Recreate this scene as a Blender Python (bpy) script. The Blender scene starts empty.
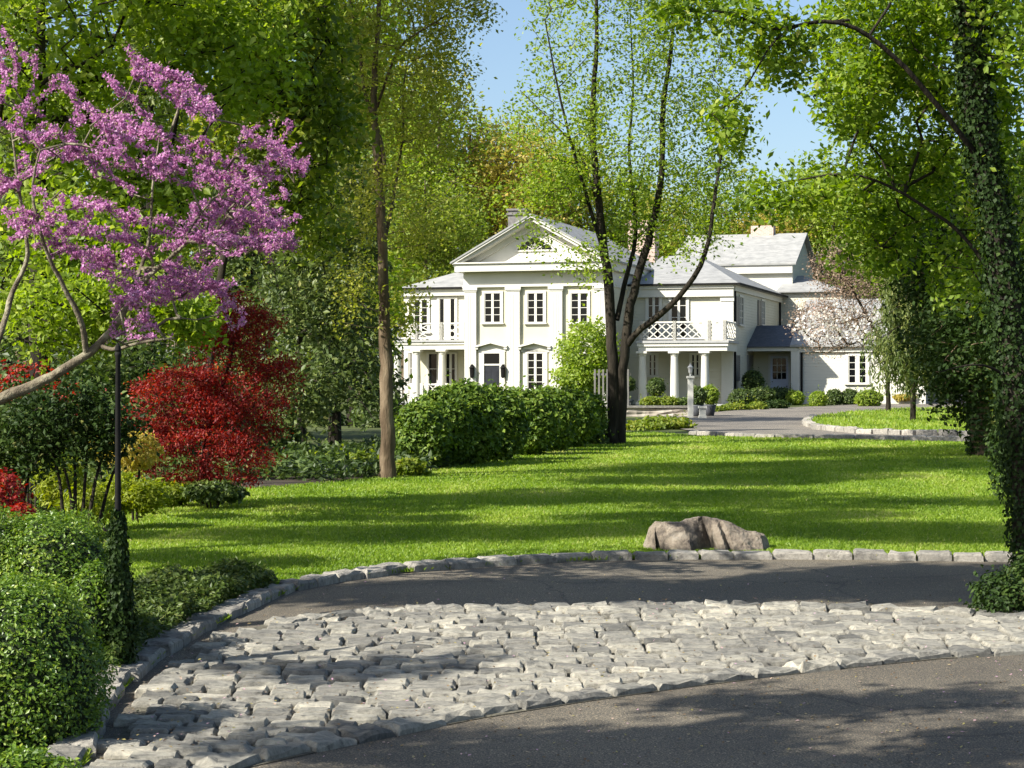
import bpy, bmesh, math, random
import numpy as np
from mathutils import Vector
R = math.radians
random.seed(7)
rng = np.random.default_rng(7)

# ------------------------------------------------------------ camera, light
S = bpy.context.scene
C = S.collection
CAMZ = 1.8
F = 2000.0
cam_d = bpy.data.cameras.new('camera'); cam = bpy.data.objects.new('camera', cam_d); C.objects.link(cam)
cam_d.sensor_width = 36.0; cam_d.lens = 36.0 * F / 1024.0
cam_d.clip_start = 0.1; cam_d.clip_end = 3000
cam.location = (0, 0, CAMZ); cam.rotation_euler = (R(90) + math.atan(6 / F), 0, 0)
S.camera = cam
SUN = Vector((0.72, 0.42, -0.62)).normalized()      # direction the light travels
elev = math.asin(-SUN.z); azim = math.atan2(-SUN.x, -SUN.y)
w = bpy.data.worlds.new('World'); S.world = w; w.use_nodes = True
nt = w.node_tree
sky = nt.nodes.new('ShaderNodeTexSky'); sky.sky_type = 'NISHITA'; sky.sun_disc = False
sky.sun_elevation = elev; sky.sun_rotation = azim
sky.air_density = 1.0; sky.dust_density = 1.6; sky.ozone_density = 2.6
bg = nt.nodes['Background']; bg.inputs['Strength'].default_value = 0.085
nt.links.new(sky.outputs[0], bg.inputs[0])
sd = bpy.data.lights.new('sun', 'SUN'); sd.energy = 4.9; sd.angle = R(0.53); sd.color = (1.0, 0.955, 0.88)
so = bpy.data.objects.new('sun', sd); C.objects.link(so)
so.rotation_euler = SUN.to_track_quat('-Z', 'Y').to_euler(); so.location = (-60, -30, 60)
S.view_settings.view_transform = 'Standard'; S.view_settings.look = 'None'
S.view_settings.exposure = 1.12; S.view_settings.gamma = 1.0
S.cycles.max_bounces = 6; S.cycles.diffuse_bounces = 3; S.cycles.transmission_bounces = 4
S.cycles.transparent_max_bounces = 4
S.cycles.caustics_reflective = False; S.cycles.caustics_refractive = False
S.cycles.use_denoising = True

# ------------------------------------------------------------ ground profile and pixel helpers
PY = np.array([-40, 0, 15.65, 49, 72, 90, 110, 150, 260, 2500.])
PZ = np.array([-0.2, 0, .47, .66, .80, .98, 1.26, 1.7, 6.0, 30.])
def gz(y): return np.interp(y, PY, PZ)
def P(px, py, Y): return Vector(((px - 512) / F * Y, Y, CAMZ + (390 - py) / F * Y))
def GY(py):                                   # distance at which the ground shows at this image height
    lo, hi = 3.0, 240.0
    for _ in range(50):
        m = (lo + hi) / 2
        if (CAMZ - gz(m)) / m * F > py - 390: lo = m
        else: hi = m
    return lo
def G(px, py):
    Y = GY(py); return Vector(((px - 512) / F * Y, Y, float(gz(Y))))

# ------------------------------------------------------------ materials
def mat(name):
    m = bpy.data.materials.new(name); m.use_nodes = True
    return m, m.node_tree, m.node_tree.nodes['Principled BSDF']
def ramp(nt, stops):
    r = nt.nodes.new('ShaderNodeValToRGB'); e = r.color_ramp.elements
    while len(e) < len(stops): e.new(0.5)
    for k, (p, c) in enumerate(stops): e[k].position = p; e[k].color = (*c, 1)
    return r
def noise(nt, scale, detail=4, rough=.55, vec=None, dim=None):
    n = nt.nodes.new('ShaderNodeTexNoise'); n.inputs['Scale'].default_value = scale
    n.inputs['Detail'].default_value = detail; n.inputs['Roughness'].default_value = rough
    if vec is not None: nt.links.new(vec, n.inputs['Vector'])
    return n
def bump(nt, b, h, strength=.3, dist=.02):
    n = nt.nodes.new('ShaderNodeBump'); n.inputs['Strength'].default_value = strength
    n.inputs['Distance'].default_value = dist
    nt.links.new(h, n.inputs['Height']); nt.links.new(n.outputs[0], b.inputs['Normal'])
def coords(nt, kind='Object', scale=None):
    t = nt.nodes.new('ShaderNodeTexCoord')
    if scale is None: return t.outputs[kind]
    m = nt.nodes.new('ShaderNodeMapping'); m.inputs['Scale'].default_value = scale
    nt.links.new(t.outputs[kind], m.inputs[0]); return m.outputs[0]
def leafmat(name, stops, trans=.4, rough=.5, spec=.35, tone=(1, 1, 1)):
    stops = [(p, tuple(min(.8, a * b_) for a, b_ in zip(c, tone))) for p, c in stops]
    m, nt, b = mat(name)
    a = nt.nodes.new('ShaderNodeAttribute'); a.attribute_name = 'rnd'
    r = ramp(nt, stops); nt.links.new(a.outputs['Fac'], r.inputs[0])
    b.inputs['Roughness'].default_value = rough
    b.inputs['Specular IOR Level'].default_value = spec
    nt.links.new(r.outputs[0], b.inputs['Base Color'])
    t = nt.nodes.new('ShaderNodeBsdfTranslucent')
    g = nt.nodes.new('ShaderNodeHueSaturation'); g.inputs['Value'].default_value = 1.5; g.inputs['Saturation'].default_value = 1.1
    nt.links.new(r.outputs[0], g.inputs['Color']); nt.links.new(g.outputs[0], t.inputs[0])
    x = nt.nodes.new('ShaderNodeMixShader'); x.inputs[0].default_value = trans
    nt.links.new(b.outputs[0], x.inputs[1]); nt.links.new(t.outputs[0], x.inputs[2])
    nt.links.new(x.outputs[0], nt.nodes['Material Output'].inputs[0])
    return m
def noisy(name, stops, scale=3, rough=.8, bs=.3, bd=.02, detail=6, stretch=None, spec=.3):
    m, nt, b = mat(name)
    v = coords(nt, 'Object', stretch)
    n = noise(nt, scale, detail, .6, v); r = ramp(nt, stops)
    nt.links.new(n.outputs[0], r.inputs[0]); nt.links.new(r.outputs[0], b.inputs[0])
    b.inputs['Roughness'].default_value = rough; b.inputs['Specular IOR Level'].default_value = spec
    if bs:
        n2 = noise(nt, scale * 3, 5, .6, v); bump(nt, b, n2.outputs[0], bs, bd)
    return m
M = {}
M['grass_soil'] = noisy('lawn_ground', [(.3, (.11, .15, .018)), (.5, (.19, .235, .025)), (.75, (.25, .29, .04))], 1.2, .9, .4, .03)
M['grass'] = leafmat('grass_blades', [(0, (.075, .16, .010)), (.5, (.15, .27, .016)), (.85, (.22, .34, .028)), (1, (.30, .36, .07))], .45, .5, tone=(1.36, 1.12, 1.9))
M['soil'] = noisy('mulch_soil', [(.3, (.022, .016, .010)), (.6, (.06, .045, .03)), (.8, (.10, .08, .055))], 6, .95, .6, .04)
M['wild'] = noisy('woodland_floor', [(.3, (.03, .035, .012)), (.6, (.07, .09, .02)), (.8, (.10, .08, .04))], .6, .95, .5, .1)
# asphalt
def asphalt(name, c0, c1):
    m, nt, b = mat(name); v = coords(nt)
    n = noise(nt, .9, 5, .6, v); r = ramp(nt, [(.3, c0), (.7, c1)]); nt.links.new(n.outputs[0], r.inputs[0])
    n2 = noise(nt, 130, 2, .6, v); r2 = ramp(nt, [(.35, (.35, .35, .35)), (.55, (.9, .9, .9)), (.68, (2.6, 2.4, 2.0))])
    nt.links.new(n2.outputs[0], r2.inputs[0])
    mx = nt.nodes.new('ShaderNodeMix'); mx.data_type = 'RGBA'; mx.blend_type = 'MULTIPLY'; mx.inputs[0].default_value = 1
    nt.links.new(r.outputs[0], mx.inputs[6]); nt.links.new(r2.outputs[0], mx.inputs[7]); nt.links.new(mx.outputs[2], b.inputs[0])
    n4 = noise(nt, 1.6, 6, .65, v); am = nt.nodes.new('ShaderNodeMix'); am.data_type = 'RGBA'; am.blend_type = 'ADD'; am.inputs[0].default_value = .55
    nt.links.new(v, am.inputs[6]); nt.links.new(n4.outputs['Color'], am.inputs[7])
    vo = nt.nodes.new('ShaderNodeTexVoronoi'); vo.feature = 'DISTANCE_TO_EDGE'; vo.inputs['Scale'].default_value = .42; nt.links.new(am.outputs[2], vo.inputs[0])
    r5 = ramp(nt, [(0, (.50, .50, .50)), (.003, (.6, .6, .6)), (.007, (1, 1, 1))]); nt.links.new(vo.outputs['Distance'], r5.inputs[0])
    n6 = noise(nt, .35, 3, .5, v); r6 = ramp(nt, [(.38, (.78, .78, .79)), (.55, (1, 1, 1)), (.7, (1.12, 1.10, 1.05))]); nt.links.new(n6.outputs[0], r6.inputs[0])
    m2 = nt.nodes.new('ShaderNodeMix'); m2.data_type = 'RGBA'; m2.blend_type = 'MULTIPLY'; m2.inputs[0].default_value = 1; nt.links.new(mx.outputs[2], m2.inputs[6]); nt.links.new(r5.outputs[0], m2.inputs[7])
    m3 = nt.nodes.new('ShaderNodeMix'); m3.data_type = 'RGBA'; m3.blend_type = 'MULTIPLY'; m3.inputs[0].default_value = 1; nt.links.new(m2.outputs[2], m3.inputs[6]); nt.links.new(r6.outputs[0], m3.inputs[7]); nt.links.new(m3.outputs[2], b.inputs[0])
    b.inputs['Roughness'].default_value = .85; bump(nt, b, n2.outputs[0], .6, .006); return m
M['asphalt'] = asphalt('asphalt', (.105, .090, .066), (.155, .135, .100))
M['gravel'] = asphalt('pale_drive', (.16, .143, .118), (.24, .215, .175))
# granite with a different tone for each stone
def stonemat(name, stops, rough=.85):
    m, nt, b = mat(name); v = coords(nt)
    a = nt.nodes.new('ShaderNodeAttribute'); a.attribute_name = 'rnd'
    r = ramp(nt, stops); nt.links.new(a.outputs['Fac'], r.inputs[0])
    n = noise(nt, 12, 9, .8, coords(nt, 'Object', (1, 2.6, 1))); r2 = ramp(nt, [(.32, (.25, .25, .25)), (.48, (.80, .79, .77)), (.70, (1.4, 1.37, 1.30))])
    nt.links.new(n.outputs[0], r2.inputs[0])
    mx = nt.nodes.new('ShaderNodeMix'); mx.data_type = 'RGBA'; mx.blend_type = 'MULTIPLY'; mx.inputs[0].default_value = 1
    nt.links.new(r.outputs[0], mx.inputs[6]); nt.links.new(r2.outputs[0], mx.inputs[7]); nt.links.new(mx.outputs[2], b.inputs[0])
    b.inputs['Roughness'].default_value = rough
    n3 = noise(nt, 26, 9, .8, v); bump(nt, b, n3.outputs[0], 1.0, .022)
    return m
M['cobble'] = stonemat('granite_cobble', [(0, (.15, .147, .13)), (.3, (.27, .26, .225)), (.7, (.40, .38, .315)), (1, (.54, .505, .41))])
M['kerb'] = stonemat('granite_kerb', [(0, (.22, .21, .185)), (.5, (.33, .31, .27)), (1, (.46, .43, .37))])
M['grout'] = noisy('dark_joint_grit', [(.3, (.04, .038, .028)), (.55, (.12, .11, .08)), (.8, (.20, .19, .13))], 30, .95, .6, .01)
M['white'] = noisy('white_paint', [(.3, (.53, .515, .45)), (.7, (.58, .565, .50))], 1.5, .5, .05, .005)
M['whiteroof'] = noisy('pale_roof_shingle', [(.25, (.20, .20, .19)), (.5, (.28, .28, .265)), (.75, (.36, .355, .33))], 2.2, .8, .3, .02, stretch=(1, 1, 3))
def siding(name, c0, c1, period=.14):
    m, nt, b = mat(name)
    v = coords(nt, 'Object'); n = noise(nt, .9, 3, .5, v); r = ramp(nt, [(.3, c0), (.7, c1)])
    nt.links.new(n.outputs[0], r.inputs[0]); nt.links.new(r.outputs[0], b.inputs[0])
    s = nt.nodes.new('ShaderNodeSeparateXYZ'); nt.links.new(v, s.inputs[0])
    d = nt.nodes.new('ShaderNodeMath'); d.operation = 'DIVIDE'; d.inputs[1].default_value = period
    nt.links.new(s.outputs[2], d.inputs[0])
    f = nt.nodes.new('ShaderNodeMath'); f.operation = 'FRACT'; nt.links.new(d.outputs[0], f.inputs[0])
    i = nt.nodes.new('ShaderNodeMath'); i.operation = 'SUBTRACT'; i.inputs[0].default_value = 1; nt.links.new(f.outputs[0], i.inputs[1])
    bump(nt, b, i.outputs[0], 1.0, .025); b.inputs['Roughness'].default_value = .55
    return m
M['cream'] = siding('cream_clapboard', (.48, .455, .34), (.53, .505, .39))
M['clap'] = siding('offwhite_clapboard', (.48, .465, .385), (.53, .515, .43))
M['creamflat'] = noisy('cream_paint', [(.3, (.50, .475, .345)), (.7, (.54, .515, .38))], 1.2, .5, .05, .005)
M['dgrey'] = noisy('dark_shutter_paint', [(.3, (.16, .15, .135)), (.7, (.22, .21, .19))], 3, .5, .1, .01)
M['slate'] = noisy('blue_slate', [(.3, (.05, .052, .060)), (.55, (.085, .09, .10)), (.75, (.13, .13, .135))], 5, .6, .4, .02, stretch=(1, 1, 4))
M['darkmetal'] = noisy('dark_metal', [(.3, (.008, .008, .008)), (.7, (.016, .015, .013))], 8, .7, .1, .005, spec=.1)
M['door'] = noisy('dark_door_paint', [(.3, (.015, .016, .02)), (.7, (.025, .027, .033))], 4, .35, 0)
M['bluedoor'] = noisy('pale_blue_door_paint', [(.3, (.52, .55, .66)), (.7, (.58, .61, .70))], 4, .4, 0)
M['deck'] = noisy('grey_deck_paint', [(.3, (.30, .30, .29)), (.7, (.36, .36, .35))], 4, .6, .1, .01)
m, nt, b = mat('window_glass'); b.inputs['Base Color'].default_value = (.004, .005, .006, 1); b.inputs['Roughness'].default_value = .06; b.inputs['Specular IOR Level'].default_value = .22
M['glass'] = m
def brickmat(name, c1, c2, mortar, sc=1):
    m, nt, b = mat(name)
    v = coords(nt, 'Object', (1, 1, 1))
    s = nt.nodes.new('ShaderNodeSeparateXYZ'); nt.links.new(v, s.inputs[0])
    ad = nt.nodes.new('ShaderNodeMath'); nt.links.new(s.outputs[0], ad.inputs[0]); nt.links.new(s.outputs[1], ad.inputs[1])
    cb = nt.nodes.new('ShaderNodeCombineXYZ'); nt.links.new(ad.outputs[0], cb.inputs[0]); nt.links.new(s.outputs[2], cb.inputs[1])
    k = nt.nodes.new('ShaderNodeTexBrick'); nt.links.new(cb.outputs[0], k.inputs[0])
    k.inputs['Color1'].default_value = (*c1, 1); k.inputs['Color2'].default_value = (*c2, 1); k.inputs['Mortar'].default_value = (*mortar, 1)
    k.inputs['Scale'].default_value = sc; k.inputs['Brick Width'].default_value = .22; k.inputs['Row Height'].default_value = .075; k.inputs['Mortar Size'].default_value = .01
    nt.links.new(k.outputs[0], b.inputs[0]); b.inputs['Roughness'].default_value = .9; return m
M['greystone'] = noisy('grey_chimney_stone', [(.3, (.10, .095, .09)), (.7, (.20, .19, .18))], 6, .9, .4, .02)
M['brick'] = brickmat('weathered_brick', (.40, .24, .18), (.50, .36, .28), (.5, .47, .42))
def barkmat(name, stops, sc=7, stretch=(1, 1, .25), bs=.9):
    m = noisy(name, stops, sc, .9, bs, .03, 7, stretch, .15); return m
M['bark'] = barkmat('brown_bark', [(.3, (.05, .036, .022)), (.5, (.115, .085, .055)), (.72, (.20, .16, .11))])
M['bark_warm'] = barkmat('warm_tan_bark', [(.3, (.04, .028, .016)), (.5, (.105, .075, .046)), (.72, (.22, .17, .11))])
M['bark_dark'] = barkmat('dark_bark', [(.3, (.010, .009, .007)), (.55, (.028, .023, .016)), (.78, (.07, .06, .042))])
M['bark_lichen'] = barkmat('lichen_bark', [(.3, (.07, .055, .04)), (.5, (.17, .145, .10)), (.72, (.34, .32, .22))], 9, (1, 1, 1))
# foliage tones
M['lf_light'] = leafmat('young_leaf', [(0, (.10, .16, .012)), (.45, (.20, .28, .020)), (.8, (.29, .36, .035)), (1, (.40, .43, .08))], .5, tone=(1.08, 1.08, 1.5))
M['lf_yellow'] = leafmat('yellow_green_leaf', [(0, (.15, .18, .015)), (.5, (.27, .30, .028)), (.85, (.38, .37, .05)), (1, (.46, .40, .10))], .5, tone=(1.15, 1.1, 1.6))
M['lf_gold'] = leafmat('golden_leaf', [(0, (.20, .17, .025)), (.5, (.33, .28, .045)), (1, (.45, .34, .09))], .5, tone=(1.2, 1.2, 1.5))
M['lf_mid'] = leafmat('green_leaf', [(0, (.045, .095, .008)), (.5, (.115, .195, .015)), (.85, (.20, .28, .025)), (1, (.32, .36, .06))], .45, tone=(1.5, 1.18, 1.7))
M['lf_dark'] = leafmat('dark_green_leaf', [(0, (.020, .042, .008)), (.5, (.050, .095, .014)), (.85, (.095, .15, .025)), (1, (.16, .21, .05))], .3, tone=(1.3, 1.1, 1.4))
M['lf_hemlock'] = leafmat('hemlock_needle', [(0, (.026, .048, .010)), (.5, (.075, .115, .020)), (.85, (.14, .18, .035)), (1, (.21, .23, .05))], .3, tone=(1.25, 1.15, 1.5))
M['lf_box'] = leafmat('boxwood_leaf', [(0, (.030, .075, .010)), (.5, (.085, .175, .018)), (.85, (.16, .26, .030)), (1, (.25, .34, .06))], .35, .4, .5, tone=(1.5, 1.25, 1.3))
M['lf_ivy_shade'] = leafmat('ivy_and_shade_leaf', [(0, (.014, .032, .008)), (.6, (.035, .070, .014)), (.9, (.075, .12, .025)), (1, (.16, .18, .05))], .2, .55, .15, tone=(0.9, 0.85, 0.8))
M['lf_red'] = leafmat('red_maple_leaf', [(0, (.08, .012, .012)), (.4, (.22, .020, .018)), (.75, (.38, .045, .032)), (.92, (.46, .10, .05)), (1, (.48, .24, .08))], .45)
M['lf_chart'] = leafmat('chartreuse_leaf', [(0, (.14, .19, .012)), (.5, (.24, .29, .02)), (1, (.36, .38, .05))], .45)
M['lf_right'] = leafmat('fresh_green_leaf', [(0, (.06, .12, .012)), (.5, (.19, .28, .025)), (.85, (.30, .38, .045)), (1, (.44, .44, .10))], .5)
M['lf_hedge'] = leafmat('hedge_leaf', [(0, (.03, .07, .010)), (.5, (.10, .165, .020)), (.85, (.19, .26, .035)), (1, (.30, .36, .07))], .32, .5, .25)
M['bl_pink'] = leafmat('redbud_blossom', [(0, (.24, .08, .19)), (.5, (.48, .20, .40)), (.9, (.62, .33, .56)), (1, (.72, .52, .68))], .35)
M['bl_pale'] = leafmat('magnolia_blossom', [(0, (.60, .40, .34)), (.35, (.72, .66, .58)), (1, (.82, .80, .74))], .35)
M['lf_brown'] = leafmat('bare_twig_bud', [(0, (.18, .12, .08)), (.5, (.32, .23, .16)), (1, (.46, .34, .26))], .3)

# ------------------------------------------------------------ mesh helpers
def tagp(o, label=None, cat=None, group=None, kind=None):
    if label: o['label'] = label
    if cat: o['category'] = cat
    if group: o['group'] = group
    if kind: o['kind'] = kind
    return o
def empty(name, loc, label, cat, group=None, rz=0):
    o = bpy.data.objects.new(name, None); C.objects.link(o); o.location = loc; o.rotation_euler = (0, 0, rz)
    o.empty_display_size = .2
    return tagp(o, label, cat, group)
def link(name, me, material, parent=None):
    o = bpy.data.objects.new(name, me); C.objects.link(o)
    if material is not None and len(me.materials) == 0: me.materials.append(material)
    if parent is not None: o.parent = parent
    return o
def fastmesh(name, verts, faces, rnd=None, smooth=False):
    verts = np.asarray(verts, np.float32); faces = np.asarray(faces, np.int32); k = faces.shape[1]
    me = bpy.data.meshes.new(name)
    me.vertices.add(len(verts)); me.vertices.foreach_set('co', verts.ravel())
    me.loops.add(faces.size); me.loops.foreach_set('vertex_index', faces.ravel())
    me.polygons.add(len(faces)); me.polygons.foreach_set('loop_start', np.arange(0, faces.size, k, dtype=np.int32))
    me.polygons.foreach_set('loop_total', np.full(len(faces), k, np.int32))
    me.polygons.foreach_set('use_smooth', np.full(len(faces), smooth, bool))
    me.update(calc_edges=True)
    if rnd is not None:
        a = me.attributes.new('rnd', 'FLOAT', 'FACE'); a.data.foreach_set('value', np.clip(rnd, 0, 1).astype(np.float32))
    return me
def unit(v): return v / (np.linalg.norm(v, axis=-1, keepdims=True) + 1e-9)
def leaves(name, c, size, rnd, aspect=.6, up=.5, direction=None, dj=.6, outward=None, ow=0.):
    """kite shaped leaves at points c; direction = preferred long axis"""
    n = len(c); c = np.asarray(c, float)
    nrm = rng.normal(size=(n, 3)); nrm[:, 2] = nrm[:, 2] + up * 2
    if outward is not None: nrm = nrm + outward * ow * 2
    nrm = unit(nrm)
    t = rng.normal(size=(n, 3))
    if direction is not None: t = np.asarray(direction) + t * dj
    t = unit(t - nrm * (t * nrm).sum(1, keepdims=True)); s = np.cross(nrm, t)
    L = np.asarray(size) * rng.uniform(.65, 1.3, n); L = L[:, None]; W = L * aspect * .5
    droop = -nrm * L * .15
    v = np.stack([c, c + t * L * .45 + s * W, c + t * L + droop, c + t * L * .45 - s * W], 1).reshape(-1, 3)
    f = np.arange(4 * n).reshape(-1, 4)
    return fastmesh(name, v, f, rnd)
def tube(pts, rad, sides=10, wob=0.):
    pts = np.asarray(pts, float); rad = np.asarray(rad, float); n = len(pts)
    d = unit(np.gradient(pts, axis=0)); ref = np.array([0.31, .95, .02]); 
    u = unit(np.cross(d, ref)); v = np.cross(d, u)
    a = np.linspace(0, 2 * math.pi, sides, endpoint=False)
    rr = rad[:, None] * (1 + wob * rng.normal(size=(n, sides)))
    V = pts[:, None] + rr[..., None] * (np.cos(a)[None, :, None] * u[:, None] + np.sin(a)[None, :, None] * v[:, None])
    V = V.reshape(-1, 3); Fc = []
    for i in range(n - 1):
        for j in range(sides):
            k = (j + 1) % sides
            Fc.append((i * sides + j, i * sides + k, (i + 1) * sides + k, (i + 1) * sides + j))
    return V, np.array(Fc)
def resample(pts, step):
    pts = np.asarray([tuple(p) for p in pts], float)
    d = np.r_[0, np.cumsum(np.linalg.norm(np.diff(pts, axis=0), axis=1))]
    n = max(3, int(d[-1] / step) + 1); t = np.linspace(0, d[-1], n)
    out = np.stack([np.interp(t, d, pts[:, k]) for k in range(3)], 1)
    for _ in range(2): out[1:-1] = (out[:-2] + 2 * out[1:-1] + out[2:]) / 4
    return out, t / d[-1]
def grow(paths, ends, rtip=.008, step=.5, wig=.12, pw=2.1, upcost=.8, curve=.12, sides=5):
    """paths: [(points, r0, r1)] main limbs; ends: attractors. returns merged verts, faces and the node cloud"""
    Pn, par, plen, fixed = [], [], [], []
    V, Fc, off = [], [], 0
    for pts, r0, r1 in paths:
        q, t = resample(pts, step * .6); rad = r0 + (r1 - r0) * t
        if len(Pn) == 0: rad = rad + r0 * .35 * np.exp(-t * len(t) * .9)
        q = q + rng.normal(size=q.shape) * rad[:, None] * .10
        v, f = tube(q, rad, 12 if r0 > .06 else 8, .05); V.append(v); Fc.append(f + off); off += len(v)
        k0 = int(len(q) * (.35 if len(Pn) == 0 and len(paths) == 1 else .25))
        b0 = len(Pn)
        for i, p in enumerate(q):
            if i < k0: continue
            Pn.append(p); par.append(-1); plen.append(i * step * .3); fixed.append(rad[i])
    if len(ends):
        ends = np.asarray(ends, float); base = np.array(Pn)
        dist = np.array([np.min(np.linalg.norm(base - e, axis=1)) for e in ends])
        cap = len(Pn) + len(ends) * 40
        A = np.zeros((cap, 3)); A[:len(Pn)] = Pn; PL = np.zeros(cap); PL[:len(Pn)] = plen; n = len(Pn); nf = n
        par = list(par); chain_end = []
        for i in np.argsort(dist):
            e = ends[i]; D = e - A[:n]; L = np.linalg.norm(D, axis=1)
            cost = L + .12 * PL[:n] + upcost * np.maximum(0, -D[:, 2] + .3 * L * 0)
            j = int(np.argmin(cost)); L = L[j]
            if L < .05: continue
            k = max(1, int(L / step)); k = min(k, 30)
            s = A[j].copy(); dvec = e - s; bend = np.array([0, 0, 1.]) * L * curve * rng.uniform(-.3, 1)
            bend = bend + rng.normal(size=3) * L * wig * .5
            prev = j
            for q in range(1, k + 1):
                t = q / k
                p = s + dvec * t + bend * math.sin(math.pi * t) + (rng.normal(size=3) * wig * L / k * .35 if q < k else 0)
                A[n] = p; PL[n] = PL[prev] + L / k; par.append(prev); prev = n; n += 1
        w = np.zeros(n); ch = np.zeros(n, int)
        rp = rtip ** pw
        haschild = np.zeros(n, bool)
        for i in range(nf, n):
            if par[i] >= 0: haschild[par[i]] = True
        for i in range(n - 1, nf - 1, -1):
            if not haschild[i]: w[i] = rp
            if par[i] >= nf: w[par[i]] += w[i]
        rad = np.zeros(n); rad[nf:] = w[nf:] ** (1 / pw); rad[:nf] = fixed
        idx = np.arange(nf, n); pr = np.array(par)[idx]
        a, bb = A[pr], A[idx]; rb = rad[idx]; ra = np.minimum(rad[pr], rb * 1.12)
        d = unit(bb - a); ref = np.where(np.abs(d[:, 2:3]) > .9, [[1., 0, 0]], [[0, 0, 1.]])
        u = unit(np.cross(d, ref)); vv = np.cross(d, u)
        a = a - d * rb[:, None] * .3; bb = bb + d * rb[:, None] * .3
        ang = np.linspace(0, 2 * math.pi, sides, endpoint=False)
        ring = lambda c, r: c[:, None] + r[:, None, None] * (np.cos(ang)[None, :, None] * u[:, None] + np.sin(ang)[None, :, None] * vv[:, None])
        Vr = np.concatenate([ring(a, ra), ring(bb, rb)], 1).reshape(-1, 3)
        m = len(idx); base_i = np.arange(m)[:, None, None] * 2 * sides
        j = np.arange(sides); k = (j + 1) % sides
        q = np.stack([j, k, k + sides, j + sides], 1)[None]
        V.append(Vr); Fc.append((base_i + q).reshape(-1, 4) + off)
        nodes, pars, rads = A[:n], np.array(par), rad
    else: nodes, pars, rads = np.array(Pn), np.full(len(Pn), -1), np.array(fixed)
    return np.concatenate(V), np.concatenate(Fc), nodes, pars, rads
def ell(cen, rad, n, shell=0., fl=None):
    """n random points in an ellipsoid; shell>0 pushes them outward"""
    d = unit(rng.normal(size=(n, 3))); r = rng.uniform(0, 1, n) ** (1 / 3.)
    r = r * (1 - shell) + shell * (1 - .18 * rng.uniform(0, 1, n))
    return np.asarray(cen)[None] + d * r[:, None] * np.asarray(rad)[None]
def pixblob(px, py, Y, rx, ry, rd):
    c = P(px, py, Y); return np.array(c), np.array([rx / F * Y, rd, ry / F * Y])
def tree(name, base, paths, ends, bark, leaf, nl, lsize, spread, label, cat='tree', group=None,
         rtip=.008, step=.5, wig=.12, up=.5, aspect=.6, direction=None, dj=.6, crown='crown', curve=.12,
         extra=None, parent_empty=True, rbias=0., flat=1., pw=2.1):
    base = np.array(base, float)
    e = empty(name, base, label, cat, group)
    V, Fc, nodes, par, rad = grow(paths, ends, rtip, step, wig, curve=curve, pw=pw)
    link('trunk', fastmesh('trunk', V - base, Fc, smooth=True), bark, e)
    if nl and len(ends):
        ends = np.asarray(ends); k = len(ends); cl = rng.uniform(-.22, .22, k)
        i = rng.integers(0, k, nl); off = rng.normal(size=(nl, 3)) * spread; off[:, 2] *= flat
        c = ends[i] + off
        c[:, 2] = np.maximum(c[:, 2], gz(c[:, 1]) + .03)
        r = .45 + rbias + cl[i] + rng.normal(size=nl) * .18
        me = leaves(crown, c - base, lsize, r, aspect, up, direction, dj)
        link(crown, me, leaf, e)
    return e, nodes, par, rad
def box(bm, x0, x1, y0, y1, z0, z1):
    if x0 > x1: x0, x1 = x1, x0
    if y0 > y1: y0, y1 = y1, y0
    if z0 > z1: z0, z1 = z1, z0
    v = [bm.verts.new(p) for p in ((x0, y0, z0), (x1, y0, z0), (x1, y1, z0), (x0, y1, z0), (x0, y0, z1), (x1, y0, z1), (x1, y1, z1), (x0, y1, z1))]
    for f in ((0, 3, 2, 1), (4, 5, 6, 7), (0, 1, 5, 4), (1, 2, 6, 5), (2, 3, 7, 6), (3, 0, 4, 7)): bm.faces.new([v[k] for k in f])
def poly(bm, pts):
    bm.faces.new([bm.verts.new(p) for p in pts])
def hull(bm, pts):
    vs = [bm.verts.new(p) for p in pts]; bmesh.ops.convex_hull(bm, input=vs)
def bmo(name, bm, material, parent=None, bevel=0, smooth=False):
    bmesh.ops.recalc_face_normals(bm, faces=bm.faces)
    if bevel: bmesh.ops.bevel(bm, geom=list(bm.edges), offset=bevel, segments=1, affect='EDGES')
    me = bpy.data.meshes.new(name); bm.to_mesh(me); bm.free()
    if smooth:
        for p in me.polygons: p.use_smooth = True
    return link(name, me, material, parent)
def bar(bm, p, q, w, d):
    """rectangular bar from p to q (in the a-z plane or any), w = in-plane width, d = thickness along y"""
    p, q = Vector(p), Vector(q); t = (q - p).normalized(); yv = Vector((0, 1, 0))
    if abs(t.y) > .9: yv = Vector((1, 0, 0))
    s = t.cross(yv).normalized() * w / 2; yv = yv * d / 2
    vs = [bm.verts.new(c) for c in (p - s - yv, p + s - yv, p + s + yv, p - s + yv, q - s - yv, q + s - yv, q + s + yv, q - s + yv)]
    for f in ((0, 3, 2, 1), (4, 5, 6, 7), (0, 1, 5, 4), (1, 2, 6, 5), (2, 3, 7, 6), (3, 0, 4, 7)): bm.faces.new([vs[k] for k in f])
def lathe(bm, cx, cy, prof, n=16):
    rings = []
    for r, z in prof:
        rings.append([bm.verts.new((cx + r * math.cos(2 * math.pi * k / n), cy + r * math.sin(2 * math.pi * k / n), z)) for k in range(n)])
    for a, b in zip(rings, rings[1:]):
        for k in range(n): bm.faces.new((a[k], a[(k + 1) % n], b[(k + 1) % n], b[k]))
    bm.faces.new(rings[0][::-1]); bm.faces.new(rings[-1])
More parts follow.
